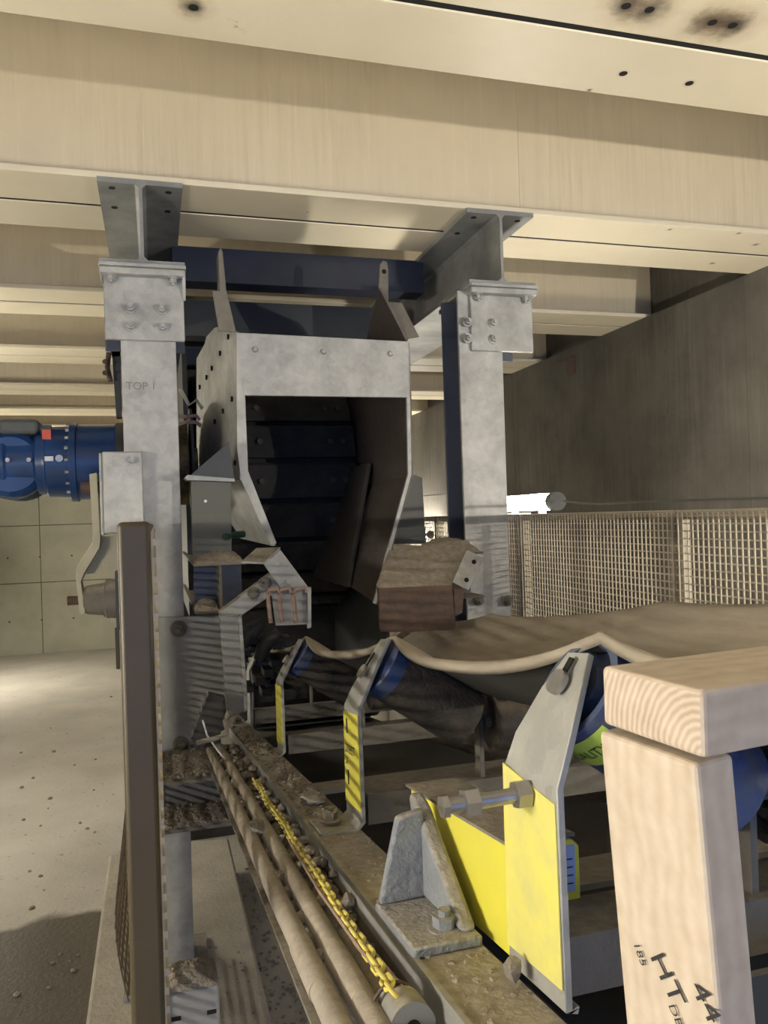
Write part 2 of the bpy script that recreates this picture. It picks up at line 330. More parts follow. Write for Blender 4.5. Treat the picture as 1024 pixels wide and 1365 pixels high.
# ------------------------------------------------------------------ ceiling girders
names = ['nearest ceiling girder pair, front beam with bolt holes and dark scorch marks', 'nearest ceiling girder pair, rear beam with two small round holes',
 'deep cream girder whose streaked web fills the upper photo', 'cream girder butted behind the deep streaked one, over the steel columns',
 'cream girder front beam, second pair behind the columns', 'cream girder rear beam, second pair behind the columns',
 'cream girder front beam, third pair behind the columns', 'cream girder rear beam, third pair behind the columns',
 'cream girder front beam, fourth pair behind the columns', 'cream girder rear beam, fourth pair behind the columns',
 'cream girder front beam, fifth pair just above the blue motor', 'cream girder rear beam, fifth pair just above the blue motor',
 'cream girder front beam, last pair before the end wall', 'cream girder rear beam, last pair before the end wall']
k = 0
for near in (-3.9, -2.6, -1.3, .03, 1.40, 2.725, 4.07, 5.42, 6.85, 8.2, 9.6):
    for half in (0, 1):
        y0 = near+half*.258; y1 = y0+.236; yc = (y0+y1)/2
        if near < 1: lab = ['cream painted girder, front beam of the pair %s' , 'cream painted girder, rear beam of the pair %s'][half] % {-3.9: 'at the open end', -2.6: 'well behind the camera', -1.3: 'just behind the camera', .03: 'directly over the camera'}[near]
        else: lab = names[k]; k += 1
        t = T('ceiling_girder', lab, 'girder', (.3, yc, GZ), 'cream girders spanning under the ceiling')
        x0, x1 = LX-.1, WX+.12
        t.p('bottom_flange', MB().box(x0, x1, y0, y1, GZ, GZ+.022), M['cream'], bevel=.003)
        t.p('web', MB().box(x0, x1, yc-.008, yc+.008, GZ+.022, 3.62), M['creamweb'])
        t.p('top_flange', MB().box(x0, x1, y0, y1, 3.62, 3.64), M['cream'])
        if half == 0: t.p('gap_shade_strip', MB().box(x0, x1, y1, y1+.022, GZ+.004, GZ+.012), M['dark'])  # black strip standing in for the shade in the gap between the flanges
        if near == 2.725 and half == 0:
            for px in (190, 690):
                q = onY(px, 150, yc-.008); t.p('weld_seam', MB().box(q.x-.003, q.x+.003, yc-.0105, yc-.007, GZ+.022, 3.62), M['cream'])
        if near == 1.40:
            for (x, y, r), p in zip(hole_px, hole_pos):
                if (p[1] > 1.65) == bool(half):
                    t.p('bolt_hole', MB().cyl((p[0], p[1], GZ-.0008), (p[0], p[1], GZ+.003), .011, n=20), M['dark'])

# ------------------------------------------------------------------ columns, beams, head brackets
def isec(x0, x1, z0, z1, tf, tw, y0, y1, mb=None):
    mb = mb or MB(); xc = (x0+x1)/2
    pts = [(x0, z0), (x1, z0), (x1, z0+tf), (xc+tw+.012, z0+tf), (xc+tw, z0+tf+.012), (xc+tw, z1-tf-.012), (xc+tw+.012, z1-tf), (x1, z1-tf), (x1, z1), (x0, z1), (x0, z1-tf), (xc-tw-.012, z1-tf), (xc-tw, z1-tf-.012), (xc-tw, z0+tf+.012), (xc-tw-.012, z0+tf), (x0, z0+tf)]
    return mb.prism([(x, y0, z) for x, z in pts], (0, y1-y0, 0))
def support(side, x0, xb0, label, blabel):
    w = .178; x1 = x0+w
    t = T('steel_column', label, 'column', (x0+w/2, 2.84, .17), 'galvanised columns of the feeder frame')
    t.p('front_flange', MB().box(x0, x1, 2.75, 2.764, .18, 2.54), M['galv'], bevel=.002)
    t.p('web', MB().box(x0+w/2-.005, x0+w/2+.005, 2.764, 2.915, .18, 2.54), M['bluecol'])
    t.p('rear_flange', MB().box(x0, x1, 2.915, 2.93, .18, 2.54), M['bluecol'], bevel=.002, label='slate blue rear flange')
    t.p('base_plate', MB().box(x0-.05, x1+.05, 2.68, 3.0, .165, .185), M['galvdust'], bevel=.002)
    bx1 = xb0+.272
    # head bracket
    hb = T('head_bracket', ('galvanised bolted angle bracket on top of the %s column' % side), 'bracket', (x0+w/2, 2.74, 2.31))
    hb.p('bracket_plate', MB().box(xb0+.01, bx1-.006, 2.735, 2.75, 2.312, 2.525).box(xb0+.0, bx1, 2.70, 2.83, 2.522, 2.545), M['galv'], bevel=.004)
    hb.p('cap_plate', MB().box(xb0-.002, bx1+.002, 2.69, 2.95, 2.545, 2.557), M['galv'], bevel=.002)
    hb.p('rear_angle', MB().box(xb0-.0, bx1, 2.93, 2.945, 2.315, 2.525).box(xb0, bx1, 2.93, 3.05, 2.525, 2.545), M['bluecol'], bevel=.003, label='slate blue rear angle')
    if side == 'left': hb.p('gusset_rib', MB().prism([(xb0+.272, 2.735, 2.54), (xb0+.272, 2.735, 2.45), (xb0+.272, 2.70, 2.53)], (-.01, 0, 0)), M['galv'])
    xs = (x0+.035, x1-.042) if side == 'left' else (x0+.03, x1-.045)
    for z in (2.418, 2.357):
        for x in xs: hb.p('bolt', MB().hexbolt((x, 2.735, z), (0, -1, 0), .013, .022), M['galv'])
    for x in (xb0+.035, bx1-.04): hb.p('bolt', MB().hexbolt((x, 2.72, 2.522), (0, 0, -1), .012, .018), M['galv'])
    b = T('carrying_beam', blabel, 'beam', (xb0+.136, 2.72, 2.557), 'galvanised beams over the column heads')
    b.p('beam_profile', isec(xb0, bx1, 2.557, GZ, .017, .0055, 2.715, 7.2), M['galvdark'] if side == 'right' else M['galvdark'])
    for y in (2.76, 2.93):
        for dx in (.045, .227): b.p('bolt_hole', MB().cyl((xb0+dx, y, GZ-.0185), (xb0+dx, y, GZ-.0165), .011, n=18), M['dark'])
support('left', -.092, -.150, 'left galvanised column marked TOP 1 beside the blue gearmotor', 'galvanised beam on the left column, its end facing the camera')
support('right', 1.116, 1.152, 'right galvanised column by the glowing lamp, with striped shadow at its foot', 'galvanised beam on the right column, running back over the chute')
# handwriting on left column, as part
p = onY(168, 519, 2.749)
lc = bpy.data.objects['steel_column']
tm = textmb('TOP 1', .036, p, (1, 0, .0), (0, 0, 1)); 
wr = mk('marker_writing', tm, M['pencil'], lc.location, lc); wr['label'] = 'faint handwritten TOP 1'
# gusset and bolts low on left column
g = T('column_gusset', 'grey galvanised gusset plate at the lower left column, crossed by striped shadow', 'gusset', (.1, 2.74, .95))
pts = [onY(x, y, 2.736) for x, y in ((206, 823), (300, 820), (302, 958), (277, 985), (250, 995), (206, 1003))]
g.p('plate', MB().prism(pts, (0, .013, 0)), M['galvdust'], bevel=.002)
for q in ((238, 838), (241, 992)):
    g.p('bolt', MB().hexbolt(onY(*q, 2.736), (-.1, -1, 0), .019, .03), M['steeldust'])
def heap(c, sx, sy, sz, seed, mb=None, n=14, rough=.18):
    mb = mb or MB(); rd = random.Random(seed); c = V(c); vs = []; fs = []
    for i in range(n+1):
        for jx in range(n+1):
            u = -1+2*i/n; w = -1+2*jx/n; h = max(0, (1-u*u)*(1-w*w))**.55
            vs.append(c+V((u*sx, w*sy, h*sz*(1+rd.uniform(-rough, rough)))))
    for i in range(n):
        for jx in range(n): a = i*(n+1)+jx; fs.append((a, a+1, a+n+2, a+n+1))
    return mb.add(vs, fs)
# cross beam with dusty ledges
cb = T('cross_channel', 'dust covered steel channel crossing below the gusset of the left column', 'beam', (.08, 2.56, .79))
cb.p('channel', MB().box(-.04, .235, 2.40, 2.735, .93, .94).box(-.04, .235, 2.60, 2.612, .80, .93).box(-.04, .235, 2.40, 2.735, .79, .80), M['steeldust'])
rb = MB(); 
rd = random.Random(5)
for i in range(420): rb.rock((rd.uniform(-.02, .225), rd.uniform(2.42, 2.70), .945), rd.uniform(.004, .013), (1, 1, .8), i, 1)
for i in range(320): rb.rock((rd.uniform(-.02, .225), rd.uniform(2.41, 2.58), .805), rd.uniform(.004, .013), (1, 1, .8), i+500, 1)
heap((.1, 2.57, .94), .125, .15, .012, 3, rb, 26, .25); heap((.1, 2.50, .80), .125, .09, .014, 4, rb, 26, .25)
o = one('ore_rubble', rb, M['dust'], 'pale fine rubble lying on the ledges of the channel at the left column', 'rubble', (.065, 2.5, .8), kind='stuff')
# plinth
one('concrete_plinth', MB().box(-.25, .30, 2.25, 3.9, 0, .165), M['plinth'], 'long pale concrete plinth under the left column', 'plinth', (0, 3.1, 0), bevel=.012)
one('concrete_pad', MB().box(.0, .26, 1.35, 2.22, 0, .12), M['plinth'], 'low pale concrete pad in front of the column plinth', 'plinth', (.1, 1.8, 0), bevel=.015)
one('concrete_pedestal', MB().box(1.0, 1.42, 2.5, 3.9, 0, .165), M['plinth'], 'pale concrete pedestal under the right column', 'plinth', (1.2, 3.1, 0), bevel=.012)

# ------------------------------------------------------------------ guard panels with wire mesh
def meshwires(mb, x, y0, y1, z0, z1, p, r, rz=1.0):
    n = int((z1-z0)/p)
    for i in range(n+1):
        z = z0+i*p; mb.box(x-r, x+r, y0, y1, z-r*rz, z+r*rz)
    n = int((y1-y0)/p)
    for i in range(n+1):
        y = y0+i*p; mb.box(x-r*3, x-r, y-r, y+r, z0, z1)
    return mb
gp = T('safety_guard', 'bronze painted steel mesh guard seen edge on, its tall tube post nearest the camera', 'guard', (-.024, 1.8, 0))
gp.p('near_post', MB().box(-.043, -.005, .97, 1.01, .0, 1.703), M['brownpost'], bevel=.006, seg=3)
gp.p('far_post', MB().box(-.043, -.005, 2.60, 2.64, .166, 1.70), M['brownpost'], bevel=.005)
gp.p('top_rail', MB().box(-.043, -.005, 1.01, 2.60, 1.662, 1.70), M['brownpost'], bevel=.005)
gp.p('bottom_rail', MB().box(-.043, -.005, 1.01, 2.60, .10, .138), M['brownpost'], bevel=.005)
w = meshwires(MB(), -.0012, .990, 2.638, .17, 1.69, .0225, .0018, 2.3)
gp.p('wire_mesh', w, M['wire'], label='tan welded wire mesh')
# bulging mesh to the left of the post
bm_ = MB()
for i in range(11):
    z = 1.09+i*.018; bx = .013*math.sin(math.pi*i/10)
    bm_.box(-.052-bx, -.049-bx, 1.08, 1.5, z-.0012, z+.0012)
for i in range(20):
    y = 1.085+i*.022
    bm_.tube([(-.0505-.013*math.sin(math.pi*q/12), y, 1.08+.20*q/12) for q in range(13)], .0013, 4)
bm_.box(-.05, -.043, 1.1, 1.12, 1.10, 1.13)
one('bent_mesh_offcut', bm_, M['brownpost'], 'rusty bulging mesh strip peeking out left of the bronze guard post', 'mesh', (-.05, 1.3, 1.01))
struct_y = [(-.055, .89), (.90, 1.845), (1.855, 2.80), (2.81, 3.755), (3.765, 4.71), (4.72, 5.665)]
flabs = ['tan mesh guard fence panel beside the camera, right of the belt', 'tan mesh guard fence panel at the right photo edge', 'tan mesh guard fence panel right of the lamp, left of the middle fence post', 'tan mesh guard fence panel beyond the glowing lamp, behind the right column', 'tan mesh guard fence panel seen between chute and right column', 'farthest tan mesh guard fence panel behind the chute']
wm = None
for i, (a, b_) in enumerate(struct_y):
    t = T('guard_fence_panel', flabs[i], 'fence', (1.37, a, .12), 'mesh fence along the right walkway')
    for nm, mb in (('post', MB().box(0, .028, 0, .024, -.12, 1.572)), ('post', MB().box(0, .028, .921, .945, -.12, 1.572)), ('top_rail', MB().box(0, .028, .024, .921, 1.546, 1.572)), ('bottom_rail', MB().box(0, .028, .024, .921, 0, .028))):
        mk(nm, MB().add([v+t.l for v in mb.v], mb.f), M['frame'], t.l, t.o, .003)
    if wm is None:
        q = meshwires(MB(), -.003, .0, .945, 0.0, 1.565, .0202, .0017, 1.1)
        wm = mk('wire_mesh', MB().add([v+t.l for v in q.v], q.f), M['wire'], t.l, t.o)
    else:
        c = wm.copy(); COL.objects.link(c); c.parent = t.o
for (px, xx, lb) in ((905, 1.50, 'cream flat bar upright behind the fence, right of the middle fence post'), (699, 1.47, 'cream flat bar upright behind the fence, right under the glowing lamp')):
    q = onX(px, 750, xx)
    one('wall_upright', MB().box(xx, xx+.012, q.y-.028, q.y+.028, 0, 1.66), M['cream'], lb, 'upright', (xx, q.y, 0))

# ------------------------------------------------------------------ fluorescent lamps
def lamp(x, y0, y1, z, label, r=.036, m_='lit', arm=None):
    t = T('tube_lamp', label, 'lamp', (x, (y0+y1)/2, z), 'fluorescent lamps along the passage')
    t.p('glowing_tube', MB().cyl((x, y0+.02, z), (x, y1-.02, z), r, n=16), M[m_])
    t.p('end_cap', MB().cyl((x, y0-.02, z), (x, y0+.02, z), r*1.1, n=16), M['motorgrey'])
    t.p('end_cap', MB().cyl((x, y1-.02, z), (x, y1+.02, z), r*1.1, n=16), M['motorgrey'])
    if arm: t.p('wall_arm', MB().box(min(x, arm), max(x, arm), (y0+y1)/2-.02, (y0+y1)/2+.02, z-r-.03, z-r-.01), M['galvdust'])
    t.p('mounting_clip', MB().box(x-.01, x+.01, y0+.1, y0+.13, z-r-.03, z-r+.004).box(x-.01, x+.01, y1-.13, y1-.1, z-r-.03, z-r+.004), M['galvdust'])
    return t
la = onX(744, 668, 1.55); lb_ = onX(672, 672, 1.55)
lamp(1.55, la.y+.02, lb_.y, la.z, 'glowing fluorescent lamp on the fence top beside the right column', .034, 'lit', 1.39)
bh = T('bulkhead_lamp', 'round bulkhead lamp on the right wall behind the camera', 'lamp', (2.78, -1.0, 1.70))
bh.p('lens', MB().cyl((2.765, -1.03, 1.70), (2.755, -1.00, 1.70), .018, n=24), M['litfar'])
bh.p('housing', MB().box(2.73, WX, -1.09, -1.032, 1.66, 1.74), M['motorgrey'], bevel=.006)
cbn = T('light_blocker', 'added grey light blocker shaped like a cabinet, unseen beside the camera', 'light blocker', (1.6, -.3, 0))  # added out of view to block the bulkhead lamp from the timber
cbn.p('body', MB().box(1.45, 1.75, -.60, -.05, .0, 1.95), M['hood'], bevel=.006)
cbn.p('door', MB().box(1.75, 1.758, -.58, -.07, .05, 1.92), M['hood'], bevel=.003)
cbn.p('handle', MB().box(1.758, 1.785, -.14, -.12, .95, 1.1), M['steel'])
lamp(-1.9, -.4, .8, 1.72, 'fluorescent lamp at the left side, near the camera', .014, 'litthin', LX)
lamp(2.72, -.2, .8, 1.70, 'added fill lamp on the right wall, unseen, brightening the girder web', .034, 'lit', WX)  # added fill light, evens out the shadow step on the girder web
lamp(-2.1, 8.6, 9.8, 1.2, 'fluorescent lamp at the far left end of the passage', arm=LX)
lamp(-2.0, 4.2, 5.4, 1.75, 'fluorescent lamp at the left side, level with the gearmotor', arm=LX)
lamp(2.7, 7.6, 8.8, 1.5, 'fluorescent lamp at the far right end of the passage', arm=WX)
cb_ = MB().tube([onX(752, 668, 1.55), onX(775, 671, 1.55), onX(800, 672, 1.55), onX(880, 668, 1.55), onX(960, 665, 1.55), onX(1030, 663, 1.55), onX(1150, 660, 1.55)], .004, 8)
one('lamp_cable', cb_, M['motorgrey'], 'dark cable running along the fence top from the glowing lamp', 'cable', tuple(onX(880, 668, 1.55)))
wb = T('wall_bracket', 'small rusty brown bracket bolted high on the right concrete wall', 'bracket', tuple(onX(762, 486, WX)))
q = onX(762, 486, WX)
wb.p('plate', MB().box(WX-.012, WX, q.y-.06, q.y+.05, q.z-.07, q.z+.05), M['rustm'])
wb.p('arm', MB().box(WX-.03, WX-.004, q.y-.06, q.y+.2, q.z+.04, q.z+.05), M['rustm'])

# ------------------------------------------------------------------ feeder framing behind the chute
for y0, z0, z1, c, lb, nm in ((3.30, 2.70, 2.83, 'navy', 'navy blue cross beam high between the two galvanised beams, closest to the chute', 'cross_beam'),
                              (3.62, 2.55, 2.70, 'hooddark', 'dull grey cross beam below the navy one behind the chute top', 'cross_beam'),
                              (3.9, 2.47, 2.55, 'navy', 'thin navy cross beam lowest behind the chute top', 'cross_beam'),
                              (4.3, 2.60, 2.83, 'hooddark', 'deep grey cross beam furthest back above the feeder', 'cross_beam')):
    t = T(nm, lb, 'beam', (.65, y0, z0), 'cross beams over the feeder')
    t.p('face_plate', MB().box(.10, 1.18, y0, y0+.012, z0, z1), M[c])
    t.p('lower_flange', MB().box(.10, 1.18, y0, y0+.11, z0-.012, z0), M[c])
one('feeder_hood', MB().box(.12, 1.15, 4.35, 4.8, .0, 2.55), M['pan'], 'dark housing of the feeder behind the chute', 'housing', (.6, 4.3, 1.0))
one('feeder_lower_casing', MB().box(.955, .97, 3.3, 4.34, .9, 2.3), M['hooddark'], 'dark right casing of the feeder below the chute', 'casing', (.96, 3.8, .9))
one('feeder_side_casing', MB().box(.13, .15, 3.44, 4.34, 1.3, 2.45), M['hooddark'], 'dark side casing between the chute and the feeder housing', 'casing', (.17, 3.7, 1.3))

# ------------------------------------------------------------------ discharge chute
ch = T('discharge_chute', 'galvanised discharge chute with open dark mouth between the two columns', 'chute', (.6, 2.75, 1.38))
FY = 2.75
def fp(x, y, Y=FY): return onY(x, y, Y)
ch.p('header_plate', MB().prism([fp(314, 443, FY-.002), fp(545, 455, FY-.002), fp(546, 530, FY-.002), fp(325, 527, FY-.002)], (0, .012, 0)), M['galv'], bevel=.002)
ch.p('front_edge', MB().prism([fp(315, 443, FY-.003), fp(325, 460), fp(327, 527), fp(331, 628), fp(369, 724), fp(361, 728), fp(321, 640), fp(316, 600)], (0, .02, 0)), M['galv'], bevel=.002, label='left front edge flange')
ch.p('front_edge', MB().prism([fp(541, 457), fp(546, 455), fp(549, 632), fp(502, 806), fp(497, 804), fp(544, 632)], (0, .014, 0)), M['galv'], bevel=.002, label='right front edge flange')
A = fp(315, 443); A2 = fp(319, 600); Bk = V((.183, 3.4, 2.0)); nL = (A2-A).cross(V((Bk.x-A.x, Bk.y-A.y, 0))).normalized()
sd = [onP(x, y, A, nL) for x, y in ((315, 443), (300, 433), (286, 437), (275, 449), (273, 458), (262, 478), (262, 640), (312, 640), (320, 640), (318, 600))]
ch.p('left_side_plate', MB().prism(sd, (.012, .002, 0)), M['galv'])
for q in ((305, 449), (294, 471), (283, 491), (276, 503), (267, 516), (310, 532), (298, 548), (287, 562), (314, 617)):
    c = onP(q[0], q[1], A, nL); ch.p('side_bolt', MB().cyl(c-V((.006, 0, 0)), c+V((.002, 0, 0)), .010, n=10), M['dark'])
for q in ((340, 466), (431, 469), (520, 472)):
    c = fp(*q); ch.p('eye_bolt', MB().cyl(c, c-V((0, .012, 0)), .012, .007, n=12), M['galv'])
# lower left slanting lip
a, b_, c, d = fp(323, 636, FY+.012), fp(364, 728, FY+.012), fp(364, 728)+V((-.06, .5, .02)), fp(323, 636)+V((-.08, .6, .0))
ch.p('left_lower_plate', MB().prism([a, b_, c, d], (.010, 0, .003)), M['galv'])
# right inner walls
ch.p('right_wall', MB().prism([(.912, 2.76, 2.34), (.912, 2.76, 1.845), (.912, 3.95, 1.845), (.912, 3.95, 2.34)], (.012, 0, 0)), M['liner'], label='brown worn right liner')
ch.p('right_lower_liner', MB().prism([(.908, 2.76, 1.845), (.757, 2.76, 1.388), (.757, 3.28, 1.43), (.908, 3.28, 1.845)], (.012, 0, -.003)), M['liner'], bevel=.001, label='brown slanting liner sheet')
ch.p('rear_lower_liner', MB().prism([(.885, 3.26, 1.93), (.735, 3.1, 1.42), (.70, 3.75, 1.43), (.85, 3.8, 1.93)], (.018, 0, -.003)), M['linerdark'], bevel=.003, label='dark curved liner sheet')
ch.p('top_plate', MB().prism([(.31, 2.77, 2.3), (.92, 2.77, 2.3), (.92, 3.38, 2.3), (.24, 3.38, 2.3)], (0, 0, .01)), M['linerdark'])
ch.p('left_inner_liner', MB().prism([(.31, 2.77, 2.3), (.31, 2.77, 1.87), (.23, 3.5, 1.87), (.23, 3.5, 2.3)], (.004, 0, 0)), M['linerdark'])
# ears and lugs on top
ch.p('left_ear', MB().prism([fp(283, 388), fp(302, 388), fp(315, 443), fp(292, 441)], (0, .01, 0)), M['steeldust'], bevel=.001)
ch.p('left_lifting_lug', MB().prism([fp(291, 335, 2.8), fp(294, 330, 2.8), fp(297, 335, 2.8), fp(302, 390, 2.8), fp(293, 390, 2.8)], (0, .09, 0)), M['steeldust'], bevel=.002)
ch.p('right_ear', MB().prism([fp(516, 402, 2.79), fp(536, 404, 2.79), fp(559, 449), fp(541, 452)], (0, .01, 0)), M['steeldust'], bevel=.001)
ch.p('right_wing_plate', MB().prism([fp(541, 453), fp(505, 383), fp(505, 383)+V((.08, .38, -.02)), fp(541, 453)+V((.0, .7, .0))], (.010, 0, 0)), M['liner'])
lug = MB().prism([fp(507, 352, 2.82), fp(511, 347, 2.82), fp(516, 349, 2.82), fp(518, 358, 2.82), fp(518, 402, 2.82), fp(505, 385, 2.82)], (0, .01, 0))
ch.p('right_lifting_lug', lug, M['steeldust'], bevel=.002)
c = fp(512, 362, 2.82); ch.p('lug_hole', MB().cyl(c-V((0, .001, 0)), c+V((0, .001, 0)), .009, n=14), M['dark'])
# apron feeder pans inside
ap = T('apron_feeder', 'dark apron feeder pans with bolt heads seen deep inside the chute', 'feeder', (.55, 3.7, 1.2))
for i in range(9):
    a_ = math.radians(60-i*17); R_ = .62; yc, zc = 4.15, 1.86
    a2 = a_-math.radians(15)
    p0 = (yc-R_*math.cos(a_), zc+R_*math.sin(a_)); p1 = (yc-R_*math.cos(a2), zc+R_*math.sin(a2))
    pn = ap.p('apron_pan', MB().prism([(.2, p0[0], p0[1]), (.2, p0[0]-.04, p0[1]-.012), (.2, p1[0]-.03, p1[1]), (.2, p1[0]+.02, p1[1])], (.70, 0, 0)), M['pan'], bevel=.004)
    if i == 0: ap.p('head_drum', MB().cyl((.19, yc, zc), (.905, yc, zc), R_-.04, n=48), M['pan'])
    mc = ((p0[0]+p1[0])/2-.036, (p0[1]+p1[1])/2-.004)
    for x in (.28, .46, .78, .84):
        ap.p('pan_bolt', MB().cyl((x, mc[0]+.02, mc[1]), (x, mc[0]-.018, mc[1]), .013, n=12), M['linerdark'], parent=pn)
# drum and shaft between column and chute
dr = T('drive_shaft', 'greasy brass coloured shaft drum between the left column and the chute', 'shaft', (.1, 3.2, 1.9))
dr.p('shaft', MB().cyl((-.098, 3.2, 1.945), (.17, 3.2, 1.945), .05, n=24), M['gold'])
dr.p('bearing_drum', MB().cyl((.09, 3.2, 1.93), (.13, 3.2, 1.93), .16, n=36), M['gold'])
dr.p('sprocket_disc', MB().cyl((.14, 3.2, 1.95), (.15, 3.2, 1.95), .2, n=36), M['linerdark'])
# grease lines
for i, (pts, lb) in enumerate((([(236, 553), (248, 556), (262, 554), (266, 560)], 'upper pinkish grease line between left column and chute'), ([(236, 566), (250, 562), (262, 563), (268, 568)], 'lower pinkish grease line between left column and chute'), ([(240, 518), (252, 540), (262, 533), (270, 545)], 'thin tan grease line angled above the pink ones'))):
    one('grease_line', MB().tube([onY(x, y, 3.0) for x, y in pts], .007, 8), M['copper' if i < 2 else 'creamsteel'], lb, 'grease line', tuple(onY(*pts[0], 3.0)))

# ------------------------------------------------------------------ gearmotor
gm = T('gearmotor', 'blue geared motor mounted sideways left of the left column', 'motor', (-.35, 3.2, 1.79))
cz = 1.942
ax = V((-.10, 3.2, cz))
gear = gm.p('gear_housing', MB().lathe((-.105, 3.2, cz), (-1, 0, 0), [(0, .10), (.0, .147), (.03, .147), (.032, .142), (.165, .142), (.167, .150), (.19, .150), (.192, .132), (.27, .130), (.275, .122), (.29, .118)]), M['bluepaint'])
for i in range(20):
    t_ = 2*math.pi*i/20; c = V((-.296, 3.2+math.cos(t_)*.141, cz+math.sin(t_)*.141)); gm.p('flange_bolt', MB().cyl(c, c-V((.012, 0, 0)), .007, n=6), M['steel'])
gm.p('output_flange', MB().cyl((-.13, 3.2, cz), (-.099, 3.2, cz), .15, n=40), M['hooddark'])
gm.p('input_housing', MB().lathe((-.39, 3.2, cz), (-1, 0, 0), [(0, .12), (.02, .118), (.03, .10), (.12, .098), (.13, .105), (.15, .10), (.18, .082), (.205, .05), (.215, .01)]), M['bluepaint'])
gm.p('motor_body', MB().lathe((-.50, 3.12, cz-.01), (0, 1, 0), [(0, .10), (.02, .118), (.30, .118), (.34, .10), (.36, .02)]), M['bluepaint'])
for i in range(5): gm.p('cooling_fin', MB().ring((-.50, 3.17+i*.05, cz-.01), (-.50, 3.18+i*.05, cz-.01), .128, .115), M['motorgrey'])
gm.p('terminal_box', MB().box(-.535, -.40, 3.12, 3.3, cz+.10, cz+.155), M['motorgrey'], bevel=.014)
gm.p('cable_gland', MB().cyl((-.40, 3.16, cz+.12), (-.36, 3.16, cz+.12), .018, n=14).cyl((-.36, 3.16, cz+.12), (-.30, 3.16, cz+.122), .011, n=10), M['motorgrey'])
st = gm.p('red_sticker', MB().box(-.385, -.355, 3.10, 3.103, 2.02, 2.055), M['red'], label='small red warning sticker')
st.location = (0, -.005, 0)
gm.p('white_sticker', MB().box(-.375, -.345, 3.061, 3.066, 1.938, 1.955), M['white'], label='white rating plate')
gm.p('oil_sight_glass', MB().cyl((-.325, 3.07, 1.947), (-.325, 3.055, 1.947), .013, n=16), M['steel'])
for x, y in ((-.43, 1.945), (-.50, 1.945)): gm.p('plug_screw', MB().cyl((x, 3.11, y), (x, 3.08, y), .008, n=12), M['steel'])
# torque arm
ta = T('torque_strut', 'cream cranked steel torque arm hanging under the blue gearmotor', 'arm', (-.25, 2.96, 1.39))
outl = [(119, 632), (129, 630), (134, 715), (133, 730), (112, 765), (108, 775), (114, 818), (106, 819), (101, 768), (104, 752), (124, 722)]
ta.p('cranked_bar', MB().prism([onY(x, y, 2.93) for x, y in outl], (0, .07, 0)), M['creamsteel'], bevel=.002)
ta.p('upper_pin', MB().cyl(onY(108, 650, 2.96), onY(138, 650, 2.96), .022, n=16), M['rustm'])
ta.p('lower_pin', MB().cyl(onY(90, 801, 2.965), onY(108, 800, 2.965), .016, n=16), M['rustm'])
bu = T('rubber_buffer', 'black cone shaped torque buffer beside the cranked arm', 'buffer', tuple(onY(130, 800, 2.97)))
p0 = onY(112, 800, 2.965)
bu.p('cone', MB().lathe(p0, (1, 0, 0), [(0, .04), (.01, .05), (.07, .058), (.075, .068), (.11, .07)]), M['steeldust'])
bu.p('back_plate', MB().box(p0.x+.11, p0.x+.125, 2.87, 3.06, p0.z-.10, p0.z+.1), M['hooddark'])
tb = T('torque_anchor', 'cream plate anchor behind the bronze guard post', 'bracket', (-.16, 2.98, 1.45))
tb.p('plate', MB().prism([onY(x, y, 2.98) for x, y in ((133, 715), (165, 715), (165, 830), (148, 830), (148, 748), (136, 748), (136, 765), (112, 765), (133, 735))], (0, .012, 0)), M['creamsteel'])
one('hanging_strap', MB().prism([onY(x, y, 2.95) for x, y in ((153, 838), (158, 838), (160, 892), (155, 892))], (0, .03, 0)), M['brownpost'], 'narrow brown strap hanging behind the bronze post', 'strap', tuple(onY(156, 890, 2.95)))
cp = T('cover_box', 'pale grey cover box bolted to the front of the left column', 'cover', (-.095, 2.72, 1.67))
cp.p('cover', MB().box(-.158, -.034, 2.69, 2.748, 1.672, 1.938), M['galv'], bevel=.006, seg=3)
cp.p('side_lip', MB().box(-.168, -.158, 2.70, 2.93, 1.668, 1.935), M['galv'], bevel=.003)
for z in (1.91, 1.71): cp.p('bolt', MB().hexbolt((-.064, 2.69, z), (0, -1, 0), .012, .014), M['galv'])
# small hanging chain and boxes behind the column, left
hc = T('limit_switch', 'dark switch box with linkage behind the left column, above the gearmotor', 'switch', tuple(onY(152, 520, 3.05)))
hc.p('housing', MB().prism([onY(x, y, 3.0) for x, y in ((149, 465), (160, 465), (162, 556), (155, 556))], (0, .06, 0)), M['hooddark'])
hc.p('bracket', MB().prism([onY(x, y, 3.0) for x, y in ((143, 454), (165, 454), (165, 475), (149, 475))], (0, .05, 0)), M['galvdark'])
hc.p('lever', MB().tube([onY(x, y, 2.98) for x, y in ((145, 470), (143, 490), (147, 508))], .009, 8), M['rustm'])
for q in ((140, 482), (140, 497)): hc.p('nut', MB().cyl(onY(*q, 2.98), onY(*q, 2.95), .01, n=6), M['rustm'])

